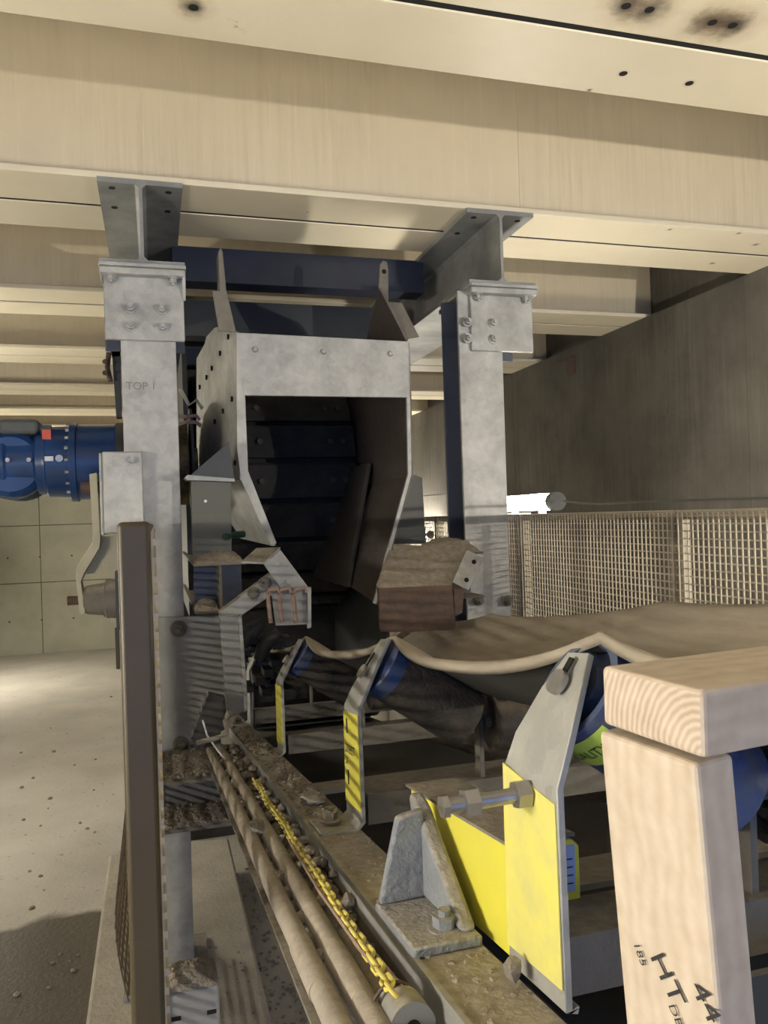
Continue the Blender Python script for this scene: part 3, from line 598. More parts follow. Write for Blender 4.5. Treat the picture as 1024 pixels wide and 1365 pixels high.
# ------------------------------------------------------------------ hoods left and right of chute
hd = T('side_hood', 'dark grey sheet hood with olive box panel left of the chute mouth', 'hood', (.18, 2.65, 1.6))
hd.p('sloped_hood', MB().prism([onY(250, 637, 2.66), onY(305, 589, 2.66), onY(313, 641, 2.66)], (0, .08, 0)), M['hooddark'], bevel=.001)
hd.p('hood_rim', MB().prism([onY(246, 637, 2.655), onY(250, 633, 2.655), onY(313, 638, 2.655), onY(313, 642, 2.655), onY(250, 640, 2.655)], (0, .09, 0)), M['galvdark'])
hd.p('box_panel', MB().prism([onY(255, 641, 2.665), onY(308, 643, 2.665), onY(309, 742, 2.665), onY(257, 742, 2.665)], (0, .07, 0)), M['hood'], bevel=.001)
hd.p('rivet', MB().cyl(onY(274, 668, 2.665), onY(274, 668, 2.66), .005, n=10), M['white'])
hd.p('teal_lead', MB().tube([onY(300, 716, 2.655), onY(312, 713, 2.7), onY(325, 712, 2.72)], .012, 8), M['green'])
rp = T('hanging_sheet', 'grey sheet panel hanging right of the chute mouth', 'panel', (.96, 2.92, 1.6))
rp.p('sheet', MB().prism([onY(x, y, 2.92) for x, y in ((545, 640), (551, 632), (563, 637), (568, 725), (520, 725), (535, 680))], (0, .05, 0)), M['hood'], bevel=.001)
rp.p('top_knob', MB().rock(onY(548, 632, 2.94), .02, seed=3), M['galvdust'])
# I-beam stubs with dust
def stub(x0, lb, y0):
    t = T('support_beam', lb, 'beam', (x0+.083, y0, 1.41))
    z0, z1 = 1.405, 1.566
    t.p('beam_profile', MB().box(x0, x0+.167, y0, y0+1.2, z1-.008, z1).box(x0, x0+.167, y0, y0+1.2, z0, z0+.008).box(x0+.079, x0+.088, y0, y0+1.2, z0+.008, z1-.008), M['steeldust'], bevel=.001)
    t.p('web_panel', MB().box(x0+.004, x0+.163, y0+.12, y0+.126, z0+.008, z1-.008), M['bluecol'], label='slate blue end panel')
    return t
stub(.116, 'end of dust heaped I-beam between the left column and the chute', 2.6)
one('dust_heap', heap((.20, 2.72, 1.566), .078, .12, .042, 11, n=22, rough=.1), M['dust'], 'small heap of tan dust on top of the left I-beam end', 'dust', (.2, 2.72, 1.566), kind='stuff')
one('dust_heap', heap((.155, 2.66, 1.413), .04, .055, .035, 12, n=18, rough=.1), M['dust'], 'small heap of tan dust on the lower flange of the left I-beam end', 'dust', (.155, 2.66, 1.413), kind='stuff')
stub(.935, 'dust heaped I-beam between the chute and the right column', 2.55)
one('dust_heap', heap((1.02, 2.7, 1.566), .082, .14, .05, 13, n=22, rough=.1), M['dust'], 'dust heap on the I-beam by the right column', 'dust', (1.02, 2.7, 1.566), kind='stuff')

# ------------------------------------------------------------------ conveyor
SL = .1405
def cv(x, y, h): return V((x, y, 1.36-SL*y+h))
def cprism(mb, pts, y0, y1):                 # cross-section (x,h) swept along the inclined conveyor
    a = [cv(x, y0, h) for x, h in pts]; b = [cv(x, y1, h) for x, h in pts]; n = len(pts)
    return mb.add(a+b, [list(range(n))[::-1], [i+n for i in range(n)]]+[(i, (i+1) % n, (i+1) % n+n, i+n) for i in range(n)])
YN, YF = .50, 3.35
def stringer(x0, x1, lb, sgn):
    t = T('stringer', lb, 'stringer', (x0, 1.9, 1.0), 'stringers of the belt conveyor')
    out = x0 if sgn > 0 else x1; inn = x1 if sgn > 0 else x0
    t.p('channel', cprism(cprism(cprism(MB(), [(x0, 0), (x1, 0), (x1, -.008), (x0, -.008)], YN, YF), [(out, -.008), (out+sgn*.007, -.008), (out+sgn*.007, -.132), (out, -.132)], YN, YF), [(x0, -.132), (x1, -.132), (x1, -.14), (x0, -.14)], YN, YF), M['steeldust'], bevel=.001)
    t.p('edge_lip', cprism(MB(), [(out-sgn*.002, .002), (out+sgn*.004, .002), (out+sgn*.004, -.030), (out-sgn*.002, -.030)], YN, YF), M['galvdust'])
    return t
stringer(.238, .314, 'dusty left conveyor stringer carrying the yellow idler brackets', 1)
stringer(1.02, 1.095, 'dusty right conveyor stringer on the far side of the belt', -1)
IDL = [.65, 1.32, 2.17, 2.95]
ilab = ['nearest idler set with wide yellow arm and bolt slot, beside the wood frame', 'second idler set from the camera, narrow yellow arm with black slots', 'third idler set from the camera, thin yellow arm with torn sticker', 'farthest idler set, bare grey arm beside the belt clamps']
MX = .667
def rollgeo(k):
    if k == 0: return (.368, .268), (.528, .156)
    if k == 1: return (.572, .148), (.762, .148)
    return (2*MX-.528, .156), (2*MX-.368, .268)
for i, y in enumerate(IDL):
    t = T('idler_set', ilab[i], 'idler', tuple(cv(MX, y, 0)), 'trough idler sets of the conveyor')
    t.p('cross_angle', cprism(cprism(MB(), [(.333, .052), (1.002, .052), (1.002, .046), (.333, .046)], y-.02, y+.06), [(.333, .0), (1.002, .0), (1.002, .052), (.333, .052)], y-.026, y-.02), M['steeldust'])
    for sd_ in (0, 1):
        f = (lambda x: x) if sd_ == 0 else (lambda x: 2*MX-x)
        hw = .055
        # path of the strap in the (x,h) plane with y-range per node
        if i == 0: path = [(.330, .0, hw), (.318, .003, hw), (.317, .19, hw*.98), (.330, .225, hw*.93), (.352, .268, hw*.65), (.372, .300, hw*.34)]
        else: path = [(.246, .004, hw), (.305, .004, hw), (.314, .012, hw), (.314, .2, hw*.9), (.328, .228, hw*.9), (.355, .275, hw*.6), (.378, .312, hw*.42)]
        th = .007; n = len(path); vs = []; 
        for kk, (x, h, w_) in enumerate(path):
            a = path[max(kk-1, 0)]; b2 = path[min(kk+1, n-1)]; d = V((b2[0]-a[0], 0, b2[1]-a[1])).normalized(); nn = V((d.z, 0, -d.x))
            for off in (0, th):
                for sy in (-1, 1):
                    q = cv(x+nn.x*off, y+sy*w_, h+nn.z*off); q.x = f(q.x); vs.append(q)
        fs = []
        for kk in range(n-1):
            a = kk*4; b2 = a+4
            fs += [(a, a+1, b2+1, b2), (a+2, b2+2, b2+3, a+3), (a, b2, b2+2, a+2), (a+1, a+3, b2+3, b2+1)]
        fs += [(0, 2, 3, 1), (4*n-4, 4*n-3, 4*n-1, 4*n-2)]
        arm = t.p('arm', MB().add(vs, fs), M['galvdust'] if i else M['galv'], bevel=.001, smooth=50)
        if sd_ == 0 and i < 3:
            xx = (.317 if i == 0 else .3138)-.0012
            z0h, z1h = (.022, .185) if i == 0 else (.03, .19)
            dec = MB().prism([cv(xx, y-hw*.985, z0h), cv(xx, y+hw*.985, z0h+.0), cv(xx, y+hw*.93, z1h+(.012 if i == 0 else 0)), cv(xx, y-hw*.93, z1h-(.008 if i == 0 else 0))], (.0012, 0, 0))
            dp = t.p('yellow_paint' if i == 0 else 'yellow_decal', dec, M['yellowdirty' if i == 0 else 'yellow'], parent=arm, label='yellow painted band on the arm')
            if i == 1:
                for hh in (.165, .075): t.p('slot', MB().prism([cv(xx-.0004, y+.022, hh-.013), cv(xx-.0004, y+.03, hh-.013), cv(xx-.0004, y+.03, hh+.013), cv(xx-.0004, y+.022, hh+.013)], (.001, 0, 0)), M['dark'], parent=arm)
                # writing read from the left: text runs toward -Y
                tm = MB()
                textmb('DIRECT', .022, cv(xx-.0006, y+.045, .118), (0, -1, SL), (0, 0, 1), mb=tm)
                textmb('LA', .016, cv(xx-.0006, y+.04, .098), (0, -1, SL), (0, 0, 1), mb=tm)
                t.p('printed_text', tm, M['ink'], parent=arm)
        if sd_ == 0:
            # slot and shaft bolt head
            c = cv(.338, y-.005, .258) if i else cv(.350, y-.004, .2735)
            d = V((-.82, 0, .57)).normalized()
            t.p('shaft_end', MB().cyl(c, c+d*.006, .012, n=16), M['steel' if i == 0 else 'steeldust'])
            nrm = V((.57, 0, .82))
            s0 = c+d*.0008+nrm*.010; s1 = c+d*.0008+nrm*(.038 if i else .026)
            t.p('slot', MB().prism([s0+V((0, -.004, 0)), s0+V((0, .004, 0)), s1+V((0, .004, 0)), s1+V((0, -.004, 0))], d*.0015), M['dark'], parent=arm)
            if i: t.p('foot_bolt', MB().hexbolt(cv(.272, y, .010), (0, 0, 1), .013, .016), M['steeldust'])
    for kk in range(3):
        (xa, ha), (xb, hb_) = rollgeo(kk); a = cv(xa, y, ha); b2 = cv(xb, y, hb_); d = (b2-a).normalized(); ln = (b2-a).length
        R_ = .053
        rl = t.p('roll', MB().cyl(a+d*.028, b2-d*.004, R_, n=40, cap=True), M['rollblue'] if (i == 0 and kk == 0) else M['rollbrown'], smooth=40)
        t.p('roll_end', MB().lathe(a, d, [(0, .044), (.0, R_-.003), (.003, R_), (.028, R_)], 36) if i else MB().ring(a, a+d*.03, R_, R_-.008, 40).cyl(a+d*.016, a+d*.02, R_-.008, n=40).ring(a, a+d*.016, .028, .018), M['rollblue'] if kk == 0 else M['rollbrown'], parent=rl, smooth=40, label='blue roll end' if kk == 0 else None)
        t.p('roll_shaft', MB().cyl(a-d*.012, b2+d*.012, .010, n=14), M['steeldust'], parent=rl)
        if i == 0 and kk == 0:
            # lime QUALITY sticker wrapped on the shell, facing down-left towards the camera
            u0 = V((0, -1, 0)); u0 = (u0-d*u0.dot(d)).normalized(); w0 = d.cross(u0)
            def wrap(s_, ang, r_=R_+.0006): return a+d*s_+(u0*math.cos(ang)+w0*math.sin(ang))*r_
            sg = 1 if (w0.z < 0) else -1
            lm = MB(); nn_ = 14; vs = []
            for q in range(nn_+1):
                an = sg*(math.radians(22)+math.radians(70)*q/nn_); vs += [wrap(.010, an), wrap(.046, an)]
            lm.add(vs, [(2*q, 2*q+1, 2*q+3, 2*q+2) for q in range(nn_)])
            t.p('lime_sticker', lm, M['limelabel'], parent=rl, label='lime green sticker on the roll')
            tq = textmb('QUALITY', .017, (0, 0, 0), (1, 0, 0), (0, 1, 0), bend=lambda v: wrap(.034-v.y, sg*(math.radians(92)-v.x/R_*.72), R_+.0012))
            t.p('sticker_text', tq, M['ink'], parent=rl)
    for xs in (.55, .783):
        t.p('centre_fork', cprism(MB(), [(xs-.004, .04), (xs+.004, .04), (xs+.004, .17), (xs-.004, .17)], y-.012, y+.012), M['steeldust'])

# belt
prof = [(.392, .318), (.398, .318), (.43, .298), (.47, .270), (.51, .242), (.545, .219), (.575, .206), (.62, .202), (.667, .201), (.715, .202), (.76, .206), (.79, .219), (.825, .242), (.865, .27), (.905, .302), (.94, .334), (.952, .345)]
ys = [.452+i*(3.5-.452)/110 for i in range(111)]
def sag(y, amp):
    ks = [-.05]+IDL+[3.7]
    for a, b_ in zip(ks, ks[1:]):
        if a <= y <= b_: return -amp*(1-abs(2*(y-a)/(b_-a)-1)**2.7)
    return 0
bt = MB(); n = len(prof); vs = []
for y in ys:
    for kx, (x, h) in enumerate(prof):
        wl = max(0, 1-kx/5); wr_ = max(0, (kx-(n-6))/5)
        hh = h+sag(y, .036)*wl+sag(y, .012)*wr_+sag(y, .006)
        xx = x - sag(y, .02)*wl*-1
        if y > 2.6: 
            f_ = min(1, (y-2.6)/.8); hh = hh*(1-f_)+(.23)*f_
        vs.append(cv(xx, y, hh))
fs = [(j_*n+i, j_*n+i+1, (j_+1)*n+i+1, (j_+1)*n+i) for j_ in range(len(ys)-1) for i in range(n-1)]
bt.add(vs, fs)
belt = T('conveyor_belt', 'dusty tan rubber conveyor belt sagging between the idlers', 'belt', (.667, 1.9, 1.2))
me_o = belt.p('carrying_strand', bt, M['belt'], smooth=60)
so = me_o.modifiers.new('thick', 'SOLIDIFY'); so.thickness = .011; so.offset = -1
me_o.data.materials.append(M['beltdark']); so.material_offset = 1; so.material_offset_rim = 0
so.use_flip_normals = False
rs = MB(); rs.add([cv(x, y, -.10) for y in (.5, 3.5) for x in (.40, .93)], [(0, 1, 3, 2)])
r_o = belt.p('return_strand', rs, M['beltdark']); s2 = r_o.modifiers.new('thick', 'SOLIDIFY'); s2.thickness = .01
one('tail_pulley', MB().cyl(cv(.38, 3.52, .07), cv(.95, 3.52, .07), .15, n=40), M['rubber'], 'dark tail pulley of the belt below the chute', 'pulley', tuple(cv(.667, 3.52, -.08)), bevel=.004)
# transverse stretcher plates between stringers
for y, lb in ((.95, 'flat stretcher plate between the stringers, nearest the camera'), (1.72, 'flat stretcher plate between the stringers, between second and third idler')):
    one('stretcher', cprism(MB(), [(.318, -.012), (1.016, -.012), (1.016, -.02), (.318, -.02)], y-.05, y+.05), M['galvdust'], lb, 'stretcher', tuple(cv(.667, y, 0)))
# crossing panel right, near camera
one('cross_sheet', MB().prism([cv(.41, .555, .02), cv(1.0, .555, .02), cv(1.0, .555, -.14), cv(.41, .555, -.14)], (0, .008, 0)), M['hooddark'], 'dark slate cross panel behind the wood frame, below the near idler', 'panel', tuple(cv(.7, .555, -.14)))

# skirt plate on the right of the belt
sk = T('belt_deflector', 'dusty tan deflector box resting over the belt below the chute', 'deflector', (.75, 2.2, 1.38))
sk.p('lower_face', MB().prism([onY(505, 784, 2.2), onY(603, 780, 2.2), onY(608, 840, 2.2), onY(508, 843, 2.2)], (0, .02, 0)), M['rustm'], bevel=.001, label='rust brown lower face')
sk.p('upper_face', MB().prism([onY(505, 784, 2.2), onY(603, 780, 2.2), onY(626, 722, 2.33), onY(522, 736, 2.40)], (0, .03, .006)), M['steeldust'], bevel=.001)
sk.p('end_flange', MB().prism([onY(603, 776, 2.19), onY(622, 733, 2.27), onY(644, 743, 2.25), onY(625, 787, 2.19)], (.004, .008, 0)), M['galv'], bevel=.001)
sk.p('end_strip', MB().prism([onY(605, 785, 2.2), onY(618, 785, 2.2), onY(617, 816, 2.2), onY(607, 822, 2.2)], (0, .012, 0)), M['rustm'])
for q in ((632, 749), (622, 773)):
    c = onY(*q, 2.2); sk.p('bolt_hole', MB().cyl(onY(q[0], q[1], 2.19), onY(q[0], q[1], 2.185), .007, n=12), M['dark'])
# nuts at foot of right column
for q, lb in (((676, 801), 'rusty anchor nut at the foot bracket of the right column, rightmost'), ((637, 800), 'rusty anchor nut at the foot bracket of the right column, leftmost')):
    c = onY(*q, 2.73); one('anchor_nut', MB().hexbolt(c, (0, -1, 0), .015, .028), M['steeldust'], lb, 'nut', tuple(c))

# skirt support frame with clamps (left)
sf = T('skirt_support', 'grey cranked bracket with bolts rising left of the belt', 'bracket', (.21, 2.38, 1.12))
Y0 = 2.36
sf.p('cranked_leg', MB().prism([onY(x, y, Y0) for x, y in ((293, 816), (368, 759), (388, 776), (320, 822), (327, 948), (304, 958))], (0, .05, 0)), M['galvdust'], bevel=.002)
sf.p('edge_lip', MB().prism([onY(x, y, Y0-.02) for x, y in ((318, 822), (322, 819), (331, 945), (326, 950))], (0, .05, 0)), M['galv'])
for q in ((338, 790), (354, 777)): sf.p('bolt', MB().hexbolt(onY(*q, Y0), (0, -1, 0), .013, .012), M['steeldust'])
sf.p('end_bracket', MB().prism([onY(x, y, Y0-.03) for x, y in ((352, 752), (374, 733), (412, 784), (377, 788))], (0, .02, 0)), M['galv'], bevel=.001)
sf.p('top_plate', MB().prism([onY(322, 751, Y0-.01), onY(352, 752, Y0-.03), onY(374, 732, Y0-.03), onY(342, 733, Y0+.12)], (0, 0, .006)), M['galvdust'])
for q in ((369, 751), (385, 776)): sf.p('rivet', MB().cyl(onY(q[0], q[1], Y0-.03), onY(q[0], q[1], Y0-.036), .008, n=12), M['galv'])
sf.p('end_bar', MB().prism([onY(x, y, Y0-.02) for x, y in ((410, 783), (415, 783), (415, 836), (411, 838))], (0, .02, 0)), M['galv'])
for k_, (x0, x1) in enumerate(((357, 372), (372, 388), (391, 409))):
    pts = [onY(x0+4, 830, 2.31), onY(x0, 792, 2.31), onY(x0+3, 786, 2.31), onY(x1-2, 785-k_, 2.31), onY(x1, 790, 2.31)]
    one('belt_clamp', MB().tube(pts, .0065, 8), M['copper'], ['leftmost of three pink U-shaped clamps beside the belt', 'middle of three pink U-shaped clamps beside the belt', 'rightmost of three pink U-shaped clamps beside the belt'][k_], 'clamp', tuple(pts[0]), 'pink clamps at the skirt bracket')
one('clamp_backing', MB().prism([onY(x, y, 2.36) for x, y in ((362, 790), (409, 785), (411, 832), (368, 834))], (0, .012, 0)), M['galvdust'], 'dusty backing plate behind the pink clamps', 'plate', tuple(onY(385, 832, 2.36)))
# dark wipers and hoses
for k_, (q0, q1, lb) in enumerate((((322, 862), (345, 835), 'dark rubber scraper blade beside the cranked bracket, upper left'), ((345, 880), (372, 842), 'dark rubber scraper blade below the pink clamps'), ((335, 850), (350, 832), 'short dark rubber buffer near the cranked bracket'))):
    a = onY(*q0, 2.45); b2 = onY(*q1, 2.45)
    o = one('rubber_scraper', MB().tube([a, a*.5+b2*.5+V((-.01, 0, .01)), b2], [.018, .026, .02], 14), M['rubber'], lb, 'scraper', tuple(a))
tu = MB(); rd = random.Random(9)
for i in range(16):
    c = onY(rd.uniform(320, 385), rd.uniform(845, 925), 2.55); tu.box(c.x-.015, c.x+.015, 2.5, 2.58, c.z-.012, c.z+.012)
one('scraper_mount', tu, M['rubber'], 'cluster of dark scraper mounting blocks under the belt edge', 'mount', tuple(onY(350, 900, 2.5)))
one('rubber_flap', MB().prism([onY(x, y, 2.3) for x, y in ((278, 925), (300, 930), (303, 970), (280, 985), (262, 1003), (255, 985))], (0, .04, 0)), M['rubber'], 'black rubber flap hanging at the corner of the gusset plate', 'flap', tuple(onY(280, 980, 2.3)))
one('cable_tie', MB().tube([onY(x, y, 2.25) for x, y in ((270, 960), (276, 980), (290, 1000), (305, 1018))], .0025, 6), M['white'], 'pale cable tie tail across the black flap', 'cable tie', tuple(onY(290, 1000, 2.25)))
one('steel_hook', MB().tube([onY(x, y, 2.2) for x, y in ((262, 990), (285, 985), (303, 978), (300, 960), (306, 948))], .007, 8), M['steeldust'], 'bent dusty steel hook at the lower end of the stringer', 'hook', tuple(onY(285, 985, 2.2)))

# ------------------------------------------------------------------ pipes, chain, stones
def pipe(x, h, r, y0, y1, lb, m_='pipe'):
    t = T('conduit_pipe', lb, 'pipe', tuple(cv(x, (y0+y1)/2, h)), 'conduits beside the left stringer')
    k_ = 24; rd = random.Random(int(x*1000))
    t.p('tube', MB().tube([cv(x+rd.uniform(-.0005, .0005), y0+(y1-y0)*i/k_, h+rd.uniform(-.001, .001)) for i in range(k_+1)], r, 16), M[m_], smooth=60)
    t.p('coupling', MB().tube([cv(x, y0+.28, h), cv(x, y0+.40, h)], r*1.08, 16), M[m_])
    return t
pipe(.147, -.024, .0125, .50, 2.55, 'leftmost dusty tan conduit pipe beside the stringer')
pipe(.178, -.022, .0132, .45, 2.60, 'middle dusty tan conduit pipe beside the stringer, thickest of three')
pipe(.208, -.034, .0125, .45, .93, 'short right conduit pipe against the stringer, under the yellow chain')
one('cable_tray', cprism(MB(), [(.135, -.052), (.236, -.052), (.236, -.056), (.135, -.056)], .75, 2.7), M['steeldust'], 'narrow dusty tray under the conduit pipes', 'tray', tuple(cv(.18, 1.6, -.05)))
cc = T('cable_gland', 'round grey cable gland cap at the front end of the pipes', 'gland', tuple(cv(.206, .66, -.03)))
a = cv(.206, .665, -.018); dd = V((0, -1, SL)).normalized()
cc.p('body', MB().lathe(a, -dd, [(0, .019), (.0, .021), (.035, .021), (.04, .017), (.06, .017)]), M['galvdust'])
cc.p('bore', MB().cyl(a+dd*.0004, a+dd*.001, .007, n=16), M['dark'])
for k_ in (-1, 1):
    one('pull_wire', MB().tube([cv(.196+k_*.006, 1.25, .006), cv(.194+k_*.006, 1.0, .004), cv(.198+k_*.005, .8, .002), cv(.205+k_*.004, .69, .0)], .0022, 6), M['copper'], 'thin reddish wire lying along the yellow chain, %s of two' % ('left' if k_ < 0 else 'right'), 'wire', tuple(cv(.2, 1.0, 0)))
one('cable_tie', MB().tube([cv(.202+.022*math.cos(2*math.pi*q/20), .71, -.022+.026*math.sin(2*math.pi*q/20)) for q in range(20)], .0022, 6, True), M['rustm'], 'dark red cable tie looped around the conduit near the gland', 'cable tie', tuple(cv(.202, .71, -.02)))
ch_ = T('safety_chain', 'yellow plastic chain lying along the dusty conduit pipes', 'chain', tuple(cv(.2, 1.2, 0)))
links = 46; y = 1.78
pathc = []
yy = 1.80
while yy > .69:
    pathc.append(yy); yy -= .0178
for i, y in enumerate(pathc):
    f_ = (y-.69)/1.1
    c = cv(.196+.0015*math.sin(i*.35)+.004*f_, y, .004+.001*math.sin(i*.3)); tw = math.radians(40 if i % 2 else -50)+random.uniform(-.1, .1)
    al = V((0, -1, SL)).normalized(); sd_ = V((1, 0, 0)); up = al.cross(sd_); s_ = sd_*math.cos(tw)+up*math.sin(tw)
    pts = [c+al*((.0062 if math.cos(t_) > 0 else -.0062)+.0050*math.cos(t_))+s_*.0052*math.sin(t_) for t_ in [2*math.pi*(q+.5)/14 for q in range(14)]]
    ch_.p('chain_link', MB().tube(pts, .0022, 6, True), M['chain'], smooth=60)
rd = random.Random(21)
for i in range(150):
    y = rd.uniform(.80, 2.55); x = rd.choice([.1625, .1625, .1625, .194, .200, .207, .214, .221, .228]); r = rd.uniform(.007, .014) if x < .17 else rd.uniform(.006, .013)
    if x > .19 and y < .97: continue
    h = -.034+rd.uniform(0, .016) if x < .17 else -.026+rd.uniform(0, .014)
    one('loose_stone', MB().rock(cv(x+rd.uniform(-.003, .003), y, h), r, (1, 1.15, .85), i+40, 2), M['stone'], 'grey dusty stone lodged among the conduit pipes beside the conveyor', 'stone', tuple(cv(x, y, h)), 'stones among the conduits', smooth=22)
gr = MB()
for i in range(260):
    y = rd.uniform(.8, 2.7); gr.rock(cv(rd.uniform(.16, .236), y, -.046), rd.uniform(.003, .008), (1, 1, .7), i+900, 1)
for i in range(330):
    y = rd.uniform(.52, 3.0); gr.rock(cv(rd.uniform(.242, .312), y, .0), rd.uniform(.0015, .005), (1, 1.2, .6), i+2000, 1)
for i in range(700):
    y = rd.uniform(1.4, 2.9); gr.rock(cv(rd.triangular(.242, .312), y, .002), rd.uniform(.003, .0075)*(1.25 if y > 2.1 else .8), (1, 1.2, .7), i+9000, 1)
for i in range(420):
    y = rd.uniform(.97, 2.7); gr.rock(cv(rd.uniform(.193, .234), y, -.036), rd.uniform(.006, .012), (1, 1.2, .8), i+12000, 1)
one('fine_gravel', gr, M['dust'], 'fine gravel and dust strewn over the stringer top and cable tray', 'gravel', tuple(cv(.25, 1.5, 0)), kind='stuff')
one('crumpled_lump', MB().rock(cv(.278, 1.50, .012), .024, (1.1, 1.3, .6), 77, 3), M['galvdust'], 'grey crumpled lump on the stringer top between second and third bracket', 'lump', tuple(cv(.278, 1.5, 0)), smooth=15)
one('loose_stone', MB().rock(onX(684, 1293, .300)+V((0, 0, .0)), .0095, (1, 1, 1.4), 6, 2), M['stone'], 'pointed stone wedged at the bottom corner of the nearest yellow arm', 'stone', tuple(cv(.3, .69, 0)))
one('stone_shard', MB().rock(cv(.158, 1.42, -.012), .022, (.8, 1.1, 1.2), 9, 1), M['stone'], 'dark angular shard standing between the two left conduit pipes', 'stone', tuple(cv(.158, 1.42, -.03)), smooth=10)
# stones on the floor
for i in range(34):
    q = onZ(rd.uniform(20, 155), rd.uniform(900, 1360), 0)
    one('floor_stone', MB().rock((q.x, q.y, .004), rd.uniform(.006, .017), (1, 1, .6), i+300, 1), M['stone'], 'small grey stone scattered on the dusty floor left of the guard panel', 'stone', (q.x, q.y, 0), 'stones on the left floor', smooth=20)
gr = MB()
for i in range(900):
    x = rd.uniform(.27, .75); y = rd.uniform(1.2, 3.9); gr.rock((x, y, .003), rd.uniform(.003, .012), (1, 1, .6), i+5000, 1)
for i in range(120):
    gr.rock((rd.uniform(.0, .26), rd.uniform(1.45, 3.0), .17 if rd.random() < 2 else 0), rd.uniform(.002, .007), (1, 1, .5), i+7000, 1)
one('floor_gravel', gr, M['stone'], 'spilled gravel on the floor and plinth under the conveyor', 'gravel', (.5, 2.4, 0), kind='stuff')

# ------------------------------------------------------------------ casting bracket, weigh beam, rod
cs = T('cast_bracket', 'grey cast iron corner bracket standing on the stringer before the yellow beam', 'bracket', tuple(cv(.275, .83, 0)))
bs_ = MB(); cprism(bs_, [(.236, 0), (.312, 0), (.312, .012), (.236, .012)], .755, .90)
cs.p('base_flange', bs_, M['bluesteel'], bevel=.003)
tp = onX(556, 1066, .298); tq = onX(545, 1060, .290)
rib = MB().prism([cv(.292, .765, .012), cv(.292, .897, .012), V((.292, tq.y+.012, tq.z)), V((.292, tp.y-.012, tp.z-.004))], (.020, 0, 0))
cs.p('side_rib', rib, M['bluesteel'], bevel=.006, seg=3)
bp = MB().prism([cv(.238, .885, .012), cv(.296, .885, .012), V((.296, cv(0, .885, 0).y, tq.z-.004)), V((.272, cv(0, .885, 0).y, tq.z-.008)), cv(.262, .885, .11)], (0, .012, 0))
cs.p('back_rib', bp, M['bluesteel'], bevel=.004, seg=3)
cs.p('base_bolt', MB().hexbolt(cv(.283, .79, .012), (0, 0, 1), .013, .014), M['bluesteel'])
wbm = T('weigh_beam', 'bright yellow box beam on the stringer behind the nearest idler arm', 'beam', tuple(cv(.36, .85, 0)))
wbm.p('box', cprism(MB(), [(.326, .0), (.398, .0), (.398, .104), (.39, .112), (.326, .112)], .705, 1.03), M['yellow'], bevel=.002)
wbm.p('top_plate', cprism(MB(), [(.322, .1125), (.396, .1125), (.396, .116), (.322, .116)], .71, 1.04), M['steeldust'])
lp = MB().prism([cv(.366, .704, .060), cv(.392, .704, .060), cv(.392, .704, .106), cv(.366, .704, .106)], (0, .0012, 0))
wbm.p('rating_plate', lp, M['bluelabel'], label='pale blue rating plate')
ln_ = MB()
for hh in (.068, .076, .084, .092): ln_.prism([cv(.369, .7033, hh), cv(.389, .7033, hh), cv(.389, .7033, hh+.0012), cv(.369, .7033, hh+.0012)], (0, .0005, 0))
wbm.p('plate_lines', ln_, M['ink'])
rdn = T('tie_rod', 'short steel threaded rod with nuts through the nearest yellow arm', 'rod', (.28, .66, 1.44))
p0 = onY(588, 1076, .645); p1 = onY(712, 1056, .645)
rdn.p('rod', MB().cyl(p0, p1, .0068, n=16), M['steel'])
dr_ = (p1-p0).normalized()
for c in (onY(618, 1071, .645), onY(686, 1060, .645)): rdn.p('nut', MB().cyl(c, c+dr_*.013, .0125, n=6), M['steel'])
rdn.p('washer', MB().cyl(p0, p0+dr_*.006, .010, n=6), M['steel'])

# ------------------------------------------------------------------ square post stub with dust cap
ps = T('slotted_post', 'grey slotted post stub with dust cap at the bottom edge of the photo', 'post', (.04, 1.6, 0))
ps.p('tube', MB().box(-.012, .095, 1.58, 1.68, 0, .795), M['galvdust'], bevel=.008, seg=3)
for x in (.003, .070): ps.p('slot', MB().box(x, x+.018, 1.5785, 1.5795, .742, .750), M['dark'])
one('dust_cap', heap((.041, 1.63, .795), .052, .05, .022, 44, n=18, rough=.15), M['dust'], 'cap of tan dust on the slotted post stub', 'dust', (.04, 1.63, .795), kind='stuff')

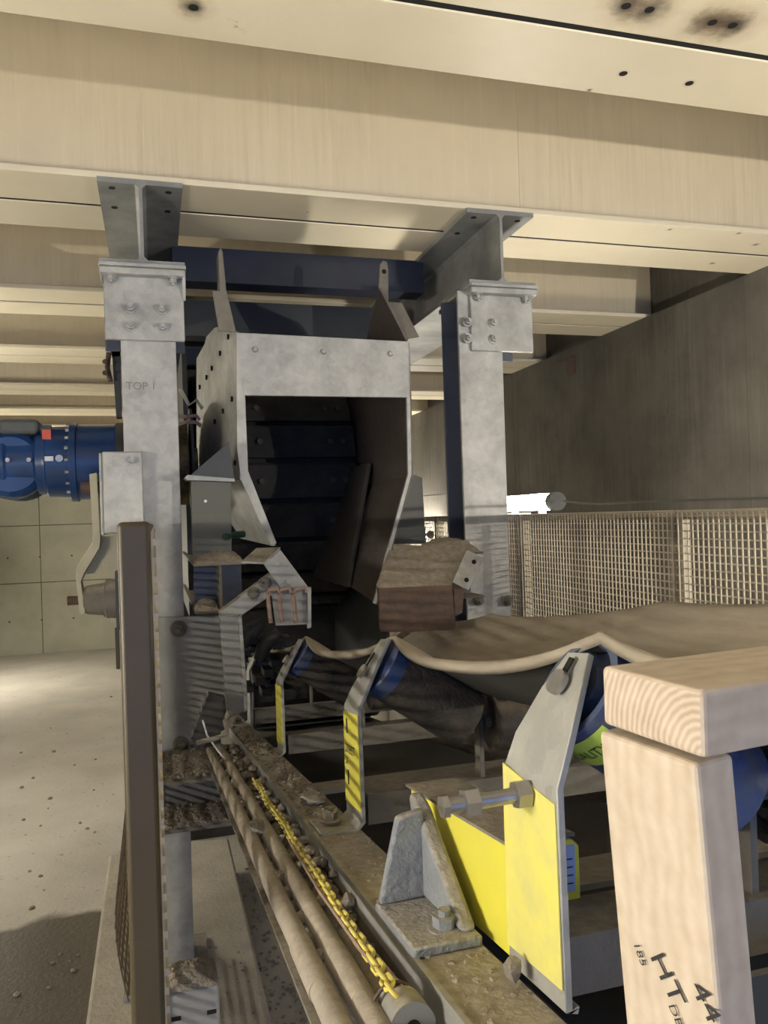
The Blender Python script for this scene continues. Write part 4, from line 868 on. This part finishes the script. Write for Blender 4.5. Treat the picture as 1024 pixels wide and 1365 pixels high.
# ------------------------------------------------------------------ timber frame
import bmesh
def timber(name, mt_side, mt_end, corners, loc, endfaces):
    pass
ya = math.radians(7)
bx = V((math.cos(ya), math.sin(ya), 0)); by = V((-math.sin(ya), math.cos(ya), 0)); bz = V((0, 0, 1))
Kz = .42
def atd(x, y, dep): return CP+ray(x, y)*dep
P1 = atd(935, 921, Kz)            # near top corner of the top rail
sz = .0368
WB = woodmat('pine_rail', 'X'); WE = woodmat('pine_end_grain', 'X', end=True); WP = woodmat('pine_post', 'Z')
def lbox(name, o, ax_, ay_, az_, la_, lb2, lc_, label, mts, bev=.0035, grp='timber frame pieces'):
    me = bpy.data.meshes.new(name)
    vs = [(x, y, z) for x in (0, la_) for y in (0, lb2) for z in (0, lc_)]
    me.from_pydata(vs, [], [(0, 1, 3, 2), (4, 6, 7, 5), (0, 4, 5, 1), (2, 3, 7, 6), (0, 2, 6, 4), (1, 5, 7, 3)])
    for q in mts: me.materials.append(q)
    if len(mts) > 1: me.polygons[0].material_index = 1; me.polygons[1].material_index = 1
    ob = bpy.data.objects.new(name, me); COL.objects.link(ob)
    ob.matrix_world = Matrix(((ax_.x, ay_.x, az_.x, o.x), (ax_.y, ay_.y, az_.y, o.y), (ax_.z, ay_.z, az_.z, o.z), (0, 0, 0, 1)))
    md = ob.modifiers.new('bevel', 'BEVEL'); md.width = bev; md.segments = 3; md.limit_method = 'ANGLE'
    ob['label'] = label; ob['category'] = 'timber'
    return ob
bx2 = (bx+V((0, 0, .0))).normalized()
rail = lbox('timber_rail', P1-bz*sz, bx2, by, bz, .17, sz*2.25, sz, 'pale pine rail with end grain rings on top of the wooden post', [WB, WE])
# leaning post under it
az2 = (bz - bx*(-.0) ).normalized()
top = atd(927, 1020, Kz+.003); bot = atd(958, 1365, Kz+.003)
dn = (top-onY(958, 1365, top.y+.0)).normalized()
px_ = (bx-dn*bx.dot(dn)).normalized(); py_ = dn.cross(px_).normalized()
oo = top-dn*1.49
post = lbox('timber_post', oo, px_, py_, dn, .0285, sz*2.2, 1.49, 'pale pine post with black stamp marks, blurred close to the camera', [WP])
st_ = MB()
def mark(s, px0, py0, ang, size):
    c = V(atd(px0, py0, 1)); nrm = px_
    q = onP(px0, py0, oo, px_)-px_*.0009
    xd = (-py_)*math.cos(ang)+(-dn)*math.sin(ang); yd = dn*math.cos(ang)+(-py_)*math.sin(ang)
    textmb(s, size, q, xd, yd, mb=st_)
mark('HT', 868, 1272, math.radians(52), .021); mark('185', 846, 1255, math.radians(62), .009); mark('DB', 893, 1338, math.radians(55), .009); mark('44', 922, 1312, math.radians(50), .020)
sto = mk('stamp_mark', st_, M['ink'], (0, 0, 0), None); sto.parent = post; sto.matrix_parent_inverse = post.matrix_world.inverted()
